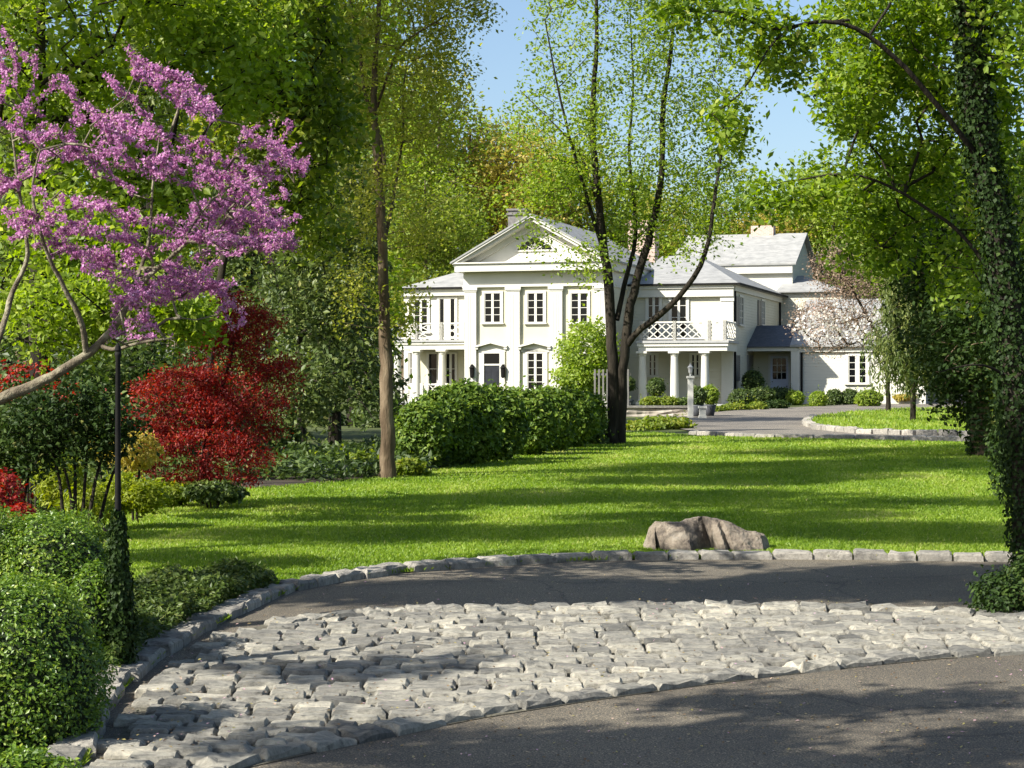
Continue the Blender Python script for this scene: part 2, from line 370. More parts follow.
def sheet(name, pts, z_off, material, sub=None, kind='structure', label=None):
    """flat-lying polygon draped on the ground profile: cut at the profile's kinks by dense strips in Y"""
    bm = bmesh.new(); vs = [bm.verts.new((p[0], p[1], 0)) for p in pts]; bm.faces.new(vs)
    y0, y1 = min(p[1] for p in pts), max(p[1] for p in pts)
    cuts = [y for y in PY if y0 < y < y1]
    for y in cuts: bmesh.ops.bisect_plane(bm, geom=bm.verts[:] + bm.edges[:] + bm.faces[:], plane_co=(0, y, 0), plane_no=(0, 1, 0))
    bmesh.ops.triangulate(bm, faces=bm.faces)
    for v in bm.verts: v.co.z = float(gz(v.co.y)) + z_off
    o = bmo(name, bm, material); 
    me = o.data
    if len(me.polygons) and me.polygons[0].normal.z < 0: me.flip_normals()
    return tagp(o, label, None, None, kind)

exec_parts = []
# ------------------------------------------------------------ ground, lawn, drives
def strip(name, x0f, x1f, ys, zo, material):
    pass
bm = bmesh.new()
xs = [-900, -200, -60, -20, -8, -4, 0, 4, 8, 20, 60, 200, 900]
ys = sorted(set([-40, 0, 8, 15.65, 30, 49, 60, 72, 90, 100, 110, 130, 150, 200, 260, 600, 2500]))
grid = [[bm.verts.new((x, y, float(gz(y)))) for x in xs] for y in ys]
for i in range(len(ys) - 1):
    for j in range(len(xs) - 1): bm.faces.new((grid[i][j], grid[i][j + 1], grid[i + 1][j + 1], grid[i + 1][j]))
ground = bmo('ground', bm, M['wild']); tagp(ground, kind='structure')

kerb_px = [(40, 850), (62, 800), (88, 762), (103, 722), (126, 690), (160, 661), (200, 636), (250, 611), (290, 594), (340, 583), (400, 575), (460, 570), (520, 566), (580, 563), (650, 561), (720, 560.5), (800, 560.5), (900, 561.5), (1010, 563), (1150, 566), (1400, 572)]
kerb = [G(*p) for p in kerb_px]
# lawn: from the kerb back to the hedge, beds and far drive
lawn_far = [(1500, 440), (960, 443), (700, 437), (640, 432), (600, 437), (560, 447), (500, 459), (440, 470), (388, 478), (330, 484), (270, 489), (200, 493), (150, 501), (110, 512), (60, 520), (-200, 540)]
lawn_pts = [tuple(k)[:2] for k in kerb] + [tuple(G(*p))[:2] for p in lawn_far]
lawn = sheet('lawn', lawn_pts, .02, M['grass_soil'])
# asphalt: everything on the near side of the kerb
asp = [tuple(k)[:2] for k in kerb] + [(9, 0), (9, -20), (-9, -20), (-3.4, 3), (kerb[0].x - .3, 5.0)]
asphalt_o = sheet('driveway', asp, .010, M['asphalt'])
# cobble apron
far_px = [(262, 627), (300, 621), (360, 615), (440, 611), (560, 609), (680, 608), (800, 609), (900, 611), (1024, 618), (1100, 624)]
near_px = [(1100, 649), (1024, 656), (940, 661), (860, 669), (780, 678), (700, 688), (620, 699), (560, 708), (480, 721), (400, 737), (330, 752), (250, 770), (180, 792), (100, 815)]
left_px = [(78, 800), (112, 764), (126, 724), (150, 694), (184, 665), (222, 641)]
apron_px = far_px + near_px + left_px
apron_pts = [tuple(G(*p))[:2] for p in apron_px]
sheet('cobble_bed', apron_pts, .014, M['grout'])
def inside(pt, pg):
    x, y = pt; c = False; j = len(pg) - 1
    for i in range(len(pg)):
        if (pg[i][1] > y) != (pg[j][1] > y) and x < (pg[j][0] - pg[i][0]) * (y - pg[i][1]) / (pg[j][1] - pg[i][1]) + pg[i][0]: c = not c
        j = i
    return c
def stone(V, Fc, Rn, cx, cy, lx, ly, rot, h, n=4, z0=None, rough=.010):
    """one hewn block: bevelled, uneven n x n top and skirt"""
    off = len(V); g = np.array([-.5, -.43, -.15, .15, .43, .5]); n = 6; tone = random.gauss(.5, .25)
    ca, sa = math.cos(rot), math.sin(rot); tilt = (random.gauss(0, .010), random.gauss(0, .012))
    zb = float(gz(cy)) if z0 is None else z0
    cj = [(random.gauss(0, .016), random.gauss(0, .016)) for _ in range(4)]
    def put(u, v, z):
        a = (u + .5) ; b_ = (v + .5)
        ju = (cj[0][0] * (1 - a) * (1 - b_) + cj[1][0] * a * (1 - b_) + cj[2][0] * a * b_ + cj[3][0] * (1 - a) * b_)
        jv = (cj[0][1] * (1 - a) * (1 - b_) + cj[1][1] * a * (1 - b_) + cj[2][1] * a * b_ + cj[3][1] * (1 - a) * b_)
        x, y = (u + ju) * lx, (v + jv) * ly
        V.append((cx + x * ca - y * sa, cy + x * sa + y * ca, z))
    for i in range(n):
        for j in range(n):
            u, v = g[j], g[i]
            e = max(abs(g[j]), abs(g[i])) > .49
            z = zb + h + tilt[0] * u * lx * 2 + tilt[1] * v * ly * 2 + random.gauss(0, rough) - (.016 if e else 0) - (.008 if abs(g[j]) > .49 and abs(g[i]) > .49 else 0)
            put(u, v, z)
    for i in range(n - 1):
        for j in range(n - 1):
            Fc.append((off + i * n + j, off + i * n + j + 1, off + (i + 1) * n + j + 1, off + (i + 1) * n + j)); Rn.append(tone)
    rim = [(0, j) for j in range(n)] + [(i, n - 1) for i in range(1, n)] + [(n - 1, j) for j in range(n - 2, -1, -1)] + [(i, 0) for i in range(n - 2, 0, -1)]
    s = len(V)
    for i, j in rim: put(g[j] * 1.0, g[i] * 1.0, zb - .03)
    m = len(rim)
    for k in range(m):
        a = rim[k]; b_ = rim[(k + 1) % m]
        Fc.append((off + a[0] * n + a[1], s + k, s + (k + 1) % m, off + b_[0] * n + b_[1])); Rn.append(tone)
V, Fc, Rn = [], [], []
def along(line, w, d, inset, h, jit=.03, rough=.008, gap=.012, z_add=0., VV=None):
    V, Fc, Rn = VV
    pts = [Vector((p[0], p[1])) for p in line]; i = 0; pos = pts[0].copy()
    cum = [0]
    for a, b_ in zip(pts, pts[1:]): cum.append(cum[-1] + (b_ - a).length)
    t = 0
    while t < cum[-1]:
        ln = w * random.uniform(.8, 1.25)
        m = t + ln / 2
        for k in range(len(cum) - 1):
            if cum[k] <= m <= cum[k + 1]:
                f = (m - cum[k]) / (cum[k + 1] - cum[k]); a, b_ = pts[k], pts[k + 1]; break
        else: break
        dr = (b_ - a).normalized(); nn = Vector((-dr.y, dr.x)); c = a + (b_ - a) * f + nn * (inset + random.gauss(0, jit * .3))
        stone(V, Fc, Rn, c.x, c.y, ln - gap, d * random.uniform(.9, 1.1), math.atan2(dr.y, dr.x) + random.gauss(0, jit), h * random.uniform(.9, 1.1), 4, None, rough)
        t += ln
far_line = [tuple(G(*p))[:2] for p in far_px]; near_line = [tuple(G(*p))[:2] for p in near_px][::-1]
along(far_line, .21, .24, -.13, .05, VV=(V, Fc, Rn)); along(near_line, .27, .17, .09, .045, VV=(V, Fc, Rn))
y = 6.6
inner = apron_pts
def dist_to(line, x, y):
    best = 9
    for (ax, ay), (bx, by) in zip(line, line[1:]):
        dx, dy = bx - ax, by - ay; t = max(0, min(1, ((x - ax) * dx + (y - ay) * dy) / (dx * dx + dy * dy)))
        best = min(best, math.hypot(x - ax - dx * t, y - ay - dy * t))
    return best
while y < 13:
    rowd = random.uniform(.120, .145) * (1 + .06 * (y - 8)); x = -3 + random.uniform(0, .2)
    while x < 4.2:
        ln = random.uniform(.14, .26); c = (x + ln / 2, y + .05 * math.sin(x * 1.3) + random.gauss(0, .008))
        if inside(c, inner) and dist_to(far_line, *c) > .25 and dist_to(near_line, *c) > .20:
            stone(V, Fc, Rn, c[0], c[1], ln - random.choice((.004, .008, .012, .016, .034)), rowd - random.uniform(.004, .020), random.gauss(.02, .025), random.uniform(.040, .056), 4, None, .0042)
        x += ln
    y += rowd
apron = link('cobblestone_apron', fastmesh('cobblestone_apron', V, Fc, Rn), M['cobble']); tagp(apron, kind='structure')
V, Fc, Rn = [], [], []
along([tuple(k)[:2] for k in kerb], .27, .18, .07, .070, .04, .005, VV=(V, Fc, Rn))
tagp(link('driveway_kerb', fastmesh('driveway_kerb', V, Fc, Rn), M['kerb']), kind='structure')

# far drive beside the house and its grass island
fd = [(640, 421), (700, 434), (760, 436.5), (960, 439), (1400, 441), (1400, 399), (930, 401), (880, 404), (800, 407.5), (735, 411), (700, 414), (650, 414)]
sheet('house_driveway', [tuple(G(*p))[:2] for p in fd], .03, M['gravel'])
isl_px = [(806, 425), (818, 430.5), (860, 434.5), (920, 436.5), (1010, 437.3), (1100, 437), (1100, 411), (960, 409.5), (900, 411), (850, 414), (815, 419)]
isl = [tuple(G(*p))[:2] for p in isl_px]
sheet('grass_island', isl, .10, M['grass_soil'])
V, Fc, Rn = [], [], []
along(isl[-1:] + isl[:6], .45, .22, -.02, .16, .06, .01, VV=(V, Fc, Rn))
tagp(link('island_kerb', fastmesh('island_kerb', V, Fc, Rn), M['kerb']), kind='structure')
# a thin pale kerb on the lawn's far edge
V, Fc, Rn = [], [], []
along([tuple(G(*p))[:2] for p in [(690, 434.6), (760, 438.5), (960, 441), (1200, 442)]], .5, .18, 0, .10, .05, .01, VV=(V, Fc, Rn))
tagp(link('lawn_edge_kerb', fastmesh('lawn_edge_kerb', V, Fc, Rn), M['kerb']), kind='structure')
# mulch beds
bed_l = [(-300, 700), (84, 764), (98, 722), (120, 690), (155, 661), (195, 636), (245, 611), (285, 595), (262, 588), (200, 594), (150, 607), (128, 616), (110, 600), (120, 560), (100, 520), (0, 528), (-300, 540)]
sheet('left_bed', [tuple(G(*p))[:2] for p in bed_l], .04, M['soil'])
bed_m = [(110, 513), (150, 502), (200, 494), (270, 490), (330, 485), (388, 479), (440, 471), (500, 460), (560, 448), (604, 436), (600, 425), (400, 440), (360, 455), (130, 462), (0, 470), (-200, 500), (-200, 540), (60, 522)]
sheet('woodland_bed', [tuple(G(*p))[:2] for p in bed_m], .035, M['soil'])
pass

# grass blades
def grass(pg, n, smin, smax, name, zo=.02, yexp=1.0):
    xs = np.array([p[0] for p in pg]); ys = np.array([p[1] for p in pg])
    vis_y = ys.max(); out = []
    need = n; tot = 0
    while tot < n:
        # sample evenly in image height so near lawn gets more blades
        k = n
        u = rng.uniform(1 / ys.max(), 1 / max(ys.min(), 5), k); Y = 1 / u
        X = rng.uniform(-.30, .30, k) * Y
        ok = np.zeros(k, bool)
        c = np.zeros(k, bool); j = len(pg) - 1
        for i in range(len(pg)):
            cond = (ys[i] > Y) != (ys[j] > Y)
            with np.errstate(divide='ignore', invalid='ignore'):
                xi = (xs[j] - xs[i]) * (Y - ys[i]) / (ys[j] - ys[i]) + xs[i]
            c ^= cond & (X < xi); j = i
        out.append(np.stack([X[c], Y[c]], 1)); tot += c.sum()
        if c.sum() == 0: break
    p = np.concatenate(out)[:n]
    h = (smin + (smax - smin) * rng.uniform(0, 1, len(p))) * (1 + .012 * p[:, 1])
    w = .006 * (1 + .05 * p[:, 1]) * rng.uniform(.7, 1.4, len(p))
    a = rng.uniform(0, 2 * math.pi, len(p)); lean = rng.normal(size=(len(p), 2)) * .6
    z = gz(p[:, 1]) + zo
    b = np.stack([p[:, 0], p[:, 1], z], 1); d = np.stack([np.cos(a), np.sin(a), 0 * a], 1) * w[:, None]
    tip = b + np.stack([lean[:, 0] * h, lean[:, 1] * h, h], 1)
    V = np.stack([b - d, b + d, tip], 1).reshape(-1, 3)
    patch = np.sin(p[:, 0] * .9 + 1.3 * np.sin(p[:, 1] * .35)) * np.sin(p[:, 1] * .55 + p[:, 0] * .4) * .12
    me = fastmesh(name, V, np.arange(3 * len(p)).reshape(-1, 3), np.where(rng.uniform(0, 1, len(p)) < .015, 1.0, .5 + patch + sum(.085 * np.sin((p[:, 0] * math.cos(q) + p[:, 1] * .5 * math.sin(q)) * (1.5 + q * 1.3) + q * 7) for q in (.3, 1.1, 2.0, 2.9)) + rng.normal(size=len(p)) * .17))
    o = link(name, me, M['grass']); return o
g = grass(lawn_pts, 520000, .016, .032, 'grass'); tagp(g, 'short bright green mown grass covering the lawn', None, None, 'stuff'); g['category'] = 'grass'
g = grass(isl, 14000, .03, .06, 'grass', .10); tagp(g, 'grass covering the kerbed island in the far drive', None, None, 'stuff'); g['category'] = 'grass'

# ------------------------------------------------------------ the mansion
TH = R(17); ct, st = math.cos(TH), math.sin(TH)
HY = 96.0; HX = (465 - 512) / F * HY; HZ = float(gz(HY)) - .05
def A(px, b):                                   # local width position of an image column in the plane of depth b
    k = (px - 512) / F
    return (k * HY + k * b * ct - HX - b * st) / (ct + k * st)
def B(px, a):                                   # local depth position along a side wall at width a
    k = (px - 512) / F
    return (HX + a * ct - k * HY + k * a * st) / (k * ct - st)
def Yd(a, b): return HY - a * st + b * ct
def Z(py, a, b): return CAMZ + (390 - py) / F * Yd(a, b) - HZ
house = empty('mansion', (HX, HY, HZ), 'large white two-storey mansion with a pedimented centre, balconies and pale roofs', 'house', rz=-TH)
H = house
def part(name, bm, material, parent=None, bevel=0, label=None, smooth=False):
    o = bmo(name, bm, material, parent or H, bevel, smooth)
    if label: o['label'] = label
    return o
def window(a0, a1, z0, z1, b, cols=2, rows=4, side=False, trim=.11, name='window', sill=True, mull=.12):
    """double casement: frame with reveal, panes, muntins and sill; side=True puts it on a wall facing +a"""
    def T(x, y, z): return (x, y, z)
    fr = bmesh.new(); y = b
    bx = (lambda bm, x0, x1, d0, d1, zz0, zz1: box(bm, x0, x1, y - d1, y - d0, zz0, zz1)) if not side else (lambda bm, x0, x1, d0, d1, zz0, zz1: box(bm, side + d0, side + d1, x0, x1, zz0, zz1))
    bx(fr, a0 - trim, a0, -.02, .06, z0 - .04, z1 + trim); bx(fr, a1, a1 + trim, -.02, .06, z0 - .04, z1 + trim)
    bx(fr, a0, a1, -.02, .06, z1, z1 + trim); bx(fr, a0, a1, -.02, .05, z0 - .04, z0)
    f = part(name, fr, M['white'])
    g = bmesh.new(); bx(g, a0, a1, -.015, .004, z0, z1); bmo('pane', g, M['glass'], f)
    s = bmesh.new(); t = .028
    mid = (a0 + a1) / 2
    if cols >= 2: bx(s, mid - mull / 2, mid + mull / 2, .006, .045, z0, z1)
    for e in (a0, a1 - .045): bx(s, e, e + .045, .006, .040, z0, z1)
    per = cols // 2 if cols > 1 else 1
    for k in range(1, rows): zz = z0 + (z1 - z0) * k / rows; bx(s, a0 + .045, a1 - .045, .006, .030, zz - t / 2, zz + t / 2)
    for h0, h1 in ((a0, mid - mull / 2), (mid + mull / 2, a1)) if cols >= 2 else ():
        for k in range(1, per): xx = h0 + (h1 - h0) * k / per; bx(s, xx - t / 2, xx + t / 2, .008, .033, z0, z1)
    bmo('sash', s, M['white'], f)
    if sill:
        q = bmesh.new(); bx(q, a0 - trim - .05, a1 + trim + .05, -.01, .13, z0 - .11, z0 - .045); bmo('sill', q, M['white'], f)
    return f
def railing(segs, z0, z1, b_is='y'):
    """lattice railing; segs: list of ((x,y),(x,y)) runs with posts at both ends"""
    bm = bmesh.new()
    for (p, q) in segs:
        p3, q3 = Vector((*p, 0)), Vector((*q, 0)); L = (q3 - p3).length
        up = Vector((0, 0, 1))
        def pt(t, z): v = p3 + (q3 - p3) * t; v.z = z; return v
        def rod(v0, v1, wd, dp):
            t = (v1 - v0).normalized(); side = Vector((-(q3 - p3).normalized().y, (q3 - p3).normalized().x, 0)); s = t.cross(side).normalized() * wd / 2; d = side * dp / 2
            vs = [bm.verts.new(c) for c in (v0 - s - d, v0 + s - d, v0 + s + d, v0 - s + d, v1 - s - d, v1 + s - d, v1 + s + d, v1 - s + d)]
            for f in ((0, 3, 2, 1), (4, 5, 6, 7), (0, 1, 5, 4), (1, 2, 6, 5), (2, 3, 7, 6), (3, 0, 4, 7)): bm.faces.new([vs[k] for k in f])
        for t in (0, 1):
            c = pt(t, 0); box(bm, c.x - .075, c.x + .075, c.y - .075, c.y + .075, z0, z1 + .06)
        rod(pt(0, z1), pt(1, z1), .075, .10); rod(pt(0, z0 + .09), pt(1, z0 + .09), .07, .08)
        n = max(1, round(L / ((z1 - z0) * 1.15))); za, zb = z0 + .12, z1 - .03; zm = (za + zb) / 2
        for k in range(n):
            a0, a1 = k / n, (k + 1) / n; m = (a0 + a1) / 2
            rod(pt(a0, za), pt(a1, zb), .05, .030); rod(pt(a0, zb), pt(a1, za), .05, .036)
            rod(pt(a0, zm), pt(m, zb), .045, .024); rod(pt(m, zb), pt(a1, zm), .045, .027)
            rod(pt(a0, zm), pt(m, za), .045, .024); rod(pt(m, za), pt(a1, zm), .045, .027)
    return part('railing', bm, M['white'])
def column(a, b, z0, z1, r=.17):
    bm = bmesh.new()
    box(bm, a - r * 1.35, a + r * 1.35, b - r * 1.35, b + r * 1.35, z0, z0 + .10)
    lathe(bm, a, b, [(r * 1.25, z0 + .103), (r * 1.25, z0 + .17), (r * 1.02, z0 + .22), (r, z0 + .9), (r * .97, (z0 + z1) / 2), (r * .84, z1 - .26), (r * .86, z1 - .24), (r * 1.0, z1 - .20), (r * .9, z1 - .18), (r * 1.2, z1 - .103)], 20)
    box(bm, a - r * 1.3, a + r * 1.3, b - r * 1.3, b + r * 1.3, z1 - .10, z1)
    return part('column', bm, M['white'])
def downspout(a, b, z0, z1):
    bm = bmesh.new(); box(bm, a - .045, a + .045, b - .045, b + .045, z0, z1)
    return part('downspout', bm, M['darkmetal'])

# --- main block
MW = A(607, 0); zE = Z(287, MW / 2, 0); zT = Z(269, MW / 2, 0); zC = Z(263, MW / 2, 0); zA = Z(216, MW / 2, 0); MB = 12.0
bm = bmesh.new(); box(bm, 0, MW, 0, MB, -.3, zT - .02); part('wall', bm, M['creamflat'], label='cream wall of the pedimented centre block')
bm = bmesh.new()                                     # frieze and cornice
box(bm, -.05, MW + .05, -.10, -.002, zE + .02, zT - .12); box(bm, -.10, MW + .10, -.16, -.103, zE + .02, zE + .10)
box(bm, -.30, MW + .30, -.70, -.0, zT - .11, zC - .03); box(bm, -.38, MW + .38, -.80, 0, zC - .028, zC + .04)
box(bm, -.05, -.002, 0, MB, zE + .02, zT - .12); box(bm, MW + .002, MW + .05, 0, MB, zE + .02, zT - .12)
box(bm, -.34, -.0, .003, MB, zT - .11, zC + .02); box(bm, MW, MW + .34, .003, MB, zT - .11, zC + .02)
part('cornice', bm, M['white'])
mid = MW / 2
bm = bmesh.new()                                     # tympanum
poly(bm, [(0, -.02, zC + .043), (MW, -.02, zC + .043), (mid, -.02, zA - .35)]); 
part('gable', bm, M['white'], label='white pediment gable')
# raking cornice: two stepped mouldings on each side
for s in (-1, 1):
    bm = bmesh.new()
    e = Vector((mid + s * (MW / 2 + .42), 0, zC + .05)); ap = Vector((mid, 0, zA + .02)); t = (ap - e).normalized()
    n = Vector((-t.z, 0, t.x)) * (1 if s < 0 else -1)
    if n.z < 0: n = -n
    def rake(u0, u1, y0, y1):
        vs = [e + n * u0, ap + Vector((0, 0, u0 / n.z)), ap + Vector((0, 0, u1 / n.z)), e + n * u1]
        hull(bm, [(v.x, y, v.z) for v in vs for y in (y0, y1)])
    rake(-.12, 0, -.80, -.02); rake(-.26, -.123, -.66, -.02); rake(-.52, -.263, -.14, -.02)
    part('raking_cornice', bm, M['white'])
# fan window in the pediment
fw = bmesh.new(); r0 = A(554, 0) - mid; zf = Z(250, mid, 0); hf = Z(236, mid, 0) - zf
arc = [(mid - r0 + 2 * r0 * k / 16) for k in range(17)]
def fanz(x): t = (x - mid) / r0; return zf + hf * max(0, 1 - abs(t)) ** .8
poly(fw, [(mid - r0, -.035, zf), (mid + r0, -.035, zf)] + [(x, -.035, fanz(x)) for x in arc[::-1][1:-1]])
fo = part('fan_window', fw, M['glass'])
bm = bmesh.new()
for k in range(1, 6):
    an = math.pi * k / 6; dx, dz = math.cos(an), math.sin(an); L = 1
    while L > 0 and zf + dz * L * hf * 1.3 > fanz(mid + dx * L * r0): L -= .02
    bar(bm, (mid + dx * .12, -.05, zf + dz * .08), (mid + dx * L * r0, -.05, zf + dz * L * hf * 1.3), .03, .03)
for k in range(12):
    a0, a1 = math.pi * k / 12, math.pi * (k + 1) / 12
    bar(bm, (mid + .36 * r0 * math.cos(a0), -.052, zf + .36 * hf * math.sin(a0)), (mid + .36 * r0 * math.cos(a1), -.052, zf + .36 * hf * math.sin(a1)), .022, .03)
bmo('muntins', bm, M['white'], fo)
bm = bmesh.new()
for a, b_ in zip(arc, arc[1:]): bar(bm, (a, -.06, fanz(a) + .03), (b_, -.06, fanz(b_) + .03), .08, .05)
bar(bm, (mid - r0 - .1, -.06, zf - .03), (mid + r0 + .1, -.06, zf - .03), .08, .05)
bmo('frame', bm, M['white'], fo)
# roof of the centre block
bm = bmesh.new()
for s in (-1, 1):
    ex = mid + s * (MW / 2 + .48); hull(bm, [(x, y, z) for y in (-.84, MB + .3) for x, z in ((ex, zC + .06), (mid, zA + .06), (mid, zA - .03), (ex, zC - .02 + .0))])
roof = part('roof', bm, M['whiteroof'], label='pale gabled roof of the centre block')
bm = bmesh.new(); cx = A(520, 6.5); zc = Z(209, cx, 6.5)
box(bm, cx - .55, cx + .35, 6.2, 7.0, zA - 1.8, zc - .10); box(bm, cx - .62, cx + .42, 6.12, 7.08, zc - .32, zc - .22); box(bm, cx - .62, cx + .42, 6.12, 7.08, zc - .097, zc)
bmo('chimney', bm, M['greystone'], roof)
# pilasters
for k, (p0, p1) in enumerate(((465.5, 477), (507.5, 520.5), (550.5, 563), (595, 606.8))):
    bm = bmesh.new(); a0, a1 = A(p0, 0), A(p1, 0)
    box(bm, a0, a1, -.16, 0, .3, zE - .20); box(bm, a0 - .04, a1 + .04, -.20, 0, -.3, .297)
    box(bm, a0 - .03, a1 + .03, -.19, 0, zE - .197, zE - .13); box(bm, a0 - .07, a1 + .07, -.23, 0, zE - .127, zE + .017)
    for q in (.3, .5, .7):
        x = a0 + (a1 - a0) * q; box(bm, x - .018, x + .018, -.172, -.157, .5, zE - .35)
    part('pilaster', bm, M['white'])
bm = bmesh.new(); box(bm, 0, MW, -.05, 0, 0, .30); part('plinth', bm, M['white'])
for p0, p1 in ((484.5, 501), (527.5, 544), (571, 588)):
    a0, a1 = A(p0, 0), A(p1, 0); window(a0, a1, Z(322, a0, 0), Z(293.5, a0, 0), 0, 2, 4)
def hood(a0, a1, z0, z1):
    bm = bmesh.new(); m = (a0 + a1) / 2; zz = z0 + .10
    for s, e in ((-1, a0), (1, a1)):
        bar(bm, (e, -.16, zz), (m, -.16, z1), .09, .26)
    bar(bm, (a0, -.13, z0 + .03), (a0 + .16, -.13, z0 + .03), .12, .24); bar(bm, (a1 - .16, -.13, z0 + .03), (a1, -.13, z0 + .03), .12, .24)
    poly(bm, [(a0 + .05, -.05, z0), (a1 - .05, -.05, z0), (m, -.05, z1)])
    box(bm, a0 + .12, a1 - .12, -.06, -.0, z0 - .16, z0 - .0)
    return part('window_hood', bm, M['white'])
for k, (p0, p1) in enumerate(((484.5, 500), (527.5, 543.5), (571, 587.5))):
    a0, a1 = A(p0, 0), A(p1, 0); zt = Z(353.5, a0, 0)
    if k == 0:
        bm = bmesh.new(); tr = .26
        box(bm, a0 - tr, a0, -.09, .02, -.3, zt + .1); box(bm, a1, a1 + tr, -.09, .02, -.3, zt + .1); box(bm, a0, a1, -.09, .02, zt, zt + .1)
        zz = Z(364.5, a0, 0); box(bm, a0, a1, -.07, .0, zz - .05, zz + .03)
        d = part('front_door', bm, M['white'])
        bm = bmesh.new(); box(bm, a0, a1, -.04, -.005, zz + .031, zt); bmo('transom', bm, M['glass'], d)
        bm = bmesh.new(); box(bm, a0, a1, -.035, -.005, -.2, zz - .051)
        for q in (.12, .56):
            for z0_, z1_ in ((.15, .8), (.95, 1.7)): box(bm, a0 + (a1 - a0) * q, a0 + (a1 - a0) * (q + .32), -.045, -.034, z0_, z1_)
        bmo('leaf', bm, M['door'], d)
        bm = bmesh.new(); box(bm, a1 - .12, a1 - .07, -.09, -.03, .95, 1.0); bmo('handle', bm, M['brick'], d)
    else: window(a0, a1, Z(389, a0, 0), zt, 0, 2, 5, trim=.2)
    hood(a0 - .42, a1 + .42, zt + .22, Z(342.5, a0, 0))
for px in (473.5, 504.5):
    a = A(px, 0); z = Z(371, a, 0); bm = bmesh.new()
    lathe(bm, a, -.26, [(.04, z - .34), (.10, z - .28), (.12, z + .12), (.15, z + .14), (.03, z + .32)], 8); box(bm, a - .02, a + .02, -.3, 0, z + .28, z + .32)
    part('wall_lantern', bm, M['darkmetal'])
# --- left wing and its porch
LB = 3.4; aL = A(406, LB); zl = Z(287.5, A(440, LB), LB); zlr = Z(264.5, A(462, LB + 3), LB + 3)
bm = bmesh.new(); box(bm, aL, -.002, LB, LB + 6.6, -.3, zl); part('wall', bm, M['clap'], label='left wing wall of white clapboard')
bm = bmesh.new(); o = .28
e = [(aL - o, LB - o, zl), (0, LB - o, zl), (0, LB + 6.9, zl), (aL - o, LB + 6.9, zl)]
rp = [(min(-.3, aL - o + 3.4), LB + 3.3, zlr), (-.0, LB + 3.3, zlr)]
hull(bm, e + rp + [(x, y, z - .10) for x, y, z in e]); part('roof', bm, M['whiteroof'], label='pale hipped roof of the left wing')
bm = bmesh.new(); box(bm, aL - .2, 0, LB - .2, LB, zl - .42, zl - .105); box(bm, aL - .1, aL + .25, LB - .05, LB, 0, zl - .42); part('cornice', bm, M['white'])
bm = bmesh.new(); box(bm, aL - .30, 0, LB - .36, LB - .28, zl - .10, zl + .0); part('gutter', bm, M['darkmetal'])
PBf = 1.0; zdk = Z(340, A(430, PBf), PBf); aP = A(395.5, PBf); z1 = Z(349.5, A(430, PBf), PBf)
bm = bmesh.new(); box(bm, aP - .1, -.003, PBf - .12, LB - .002, zdk - .10, zdk); part('balcony_deck', bm, M['deck'])
bm = bmesh.new(); box(bm, aP, -.003, PBf, PBf + .25, z1, zdk - .103); box(bm, aP, aP + .25, PBf + .25, LB - .003, z1, zdk - .103)
box(bm, aP - .05, -.003, PBf - .06, PBf, zdk - .22, zdk - .103); part('entablature', bm, M['white'])
zr = Z(323.5, A(430, PBf), PBf); pa = [A(p, PBf + .1) for p in (399, 416.5, 441.5, 463)]
railing([((pa[k], PBf + .1), (pa[k + 1], PBf + .1)) for k in range(3)] + [((pa[0], PBf + .1), (pa[0], LB - .1))], zdk + .005, zr)
zfl = Z(402, A(430, PBf), PBf); zrl = Z(384.5, A(430, PBf), PBf)
bm = bmesh.new(); box(bm, aP - .1, -.003, PBf - .12, LB - .002, -.3, zfl); part('porch_floor', bm, M['deck'])
pc = [A(p, PBf + .12) for p in (397.5, 416.8, 442, 462)]
for a in pc[:3]: column(a, PBf + .13, zfl + .003, z1 - .003, .19)
railing([((pc[0] + .18, PBf + .12), (pc[1] - .26, PBf + .12)), ((pc[1] + .26, PBf + .12), (pc[2] - .26, PBf + .12)), ((pc[2] + .26, PBf + .12), (-.1, PBf + .12))], zfl + .005, zrl)
for p0, p1 in ((439.3, 455.5),):
    a0, a1 = A(p0, LB), A(p1, LB); window(a0, a1, zdk + .03, Z(299, a0, LB), LB, 2, 1, sill=False, mull=.36, name='french_door')
a0, a1 = A(414, LB), A(428, LB); window(a0, a1, zdk + .5, Z(300, a0, LB), LB, 2, 4)
for p0, p1, y1 in ((407, 413, 353), (428.5, 438, 354), (446, 456, 354)):
    a0, a1 = max(A(p0, LB), aL + .15) , A(p1, LB)
    if a1 - a0 < .2: a1 = a0 + .35
    window(a0, a1, zfl + .15, Z(y1, a0, LB), LB - .03, 2 if p0 > 440 else 1, 3, sill=False, trim=.08)
bm = bmesh.new(); box(bm, aL + .01, -.01, LB - .012, LB - .002, zfl, z1); part('porch_wall', bm, M['creamflat'], label='yellow cream wall under the left porch')
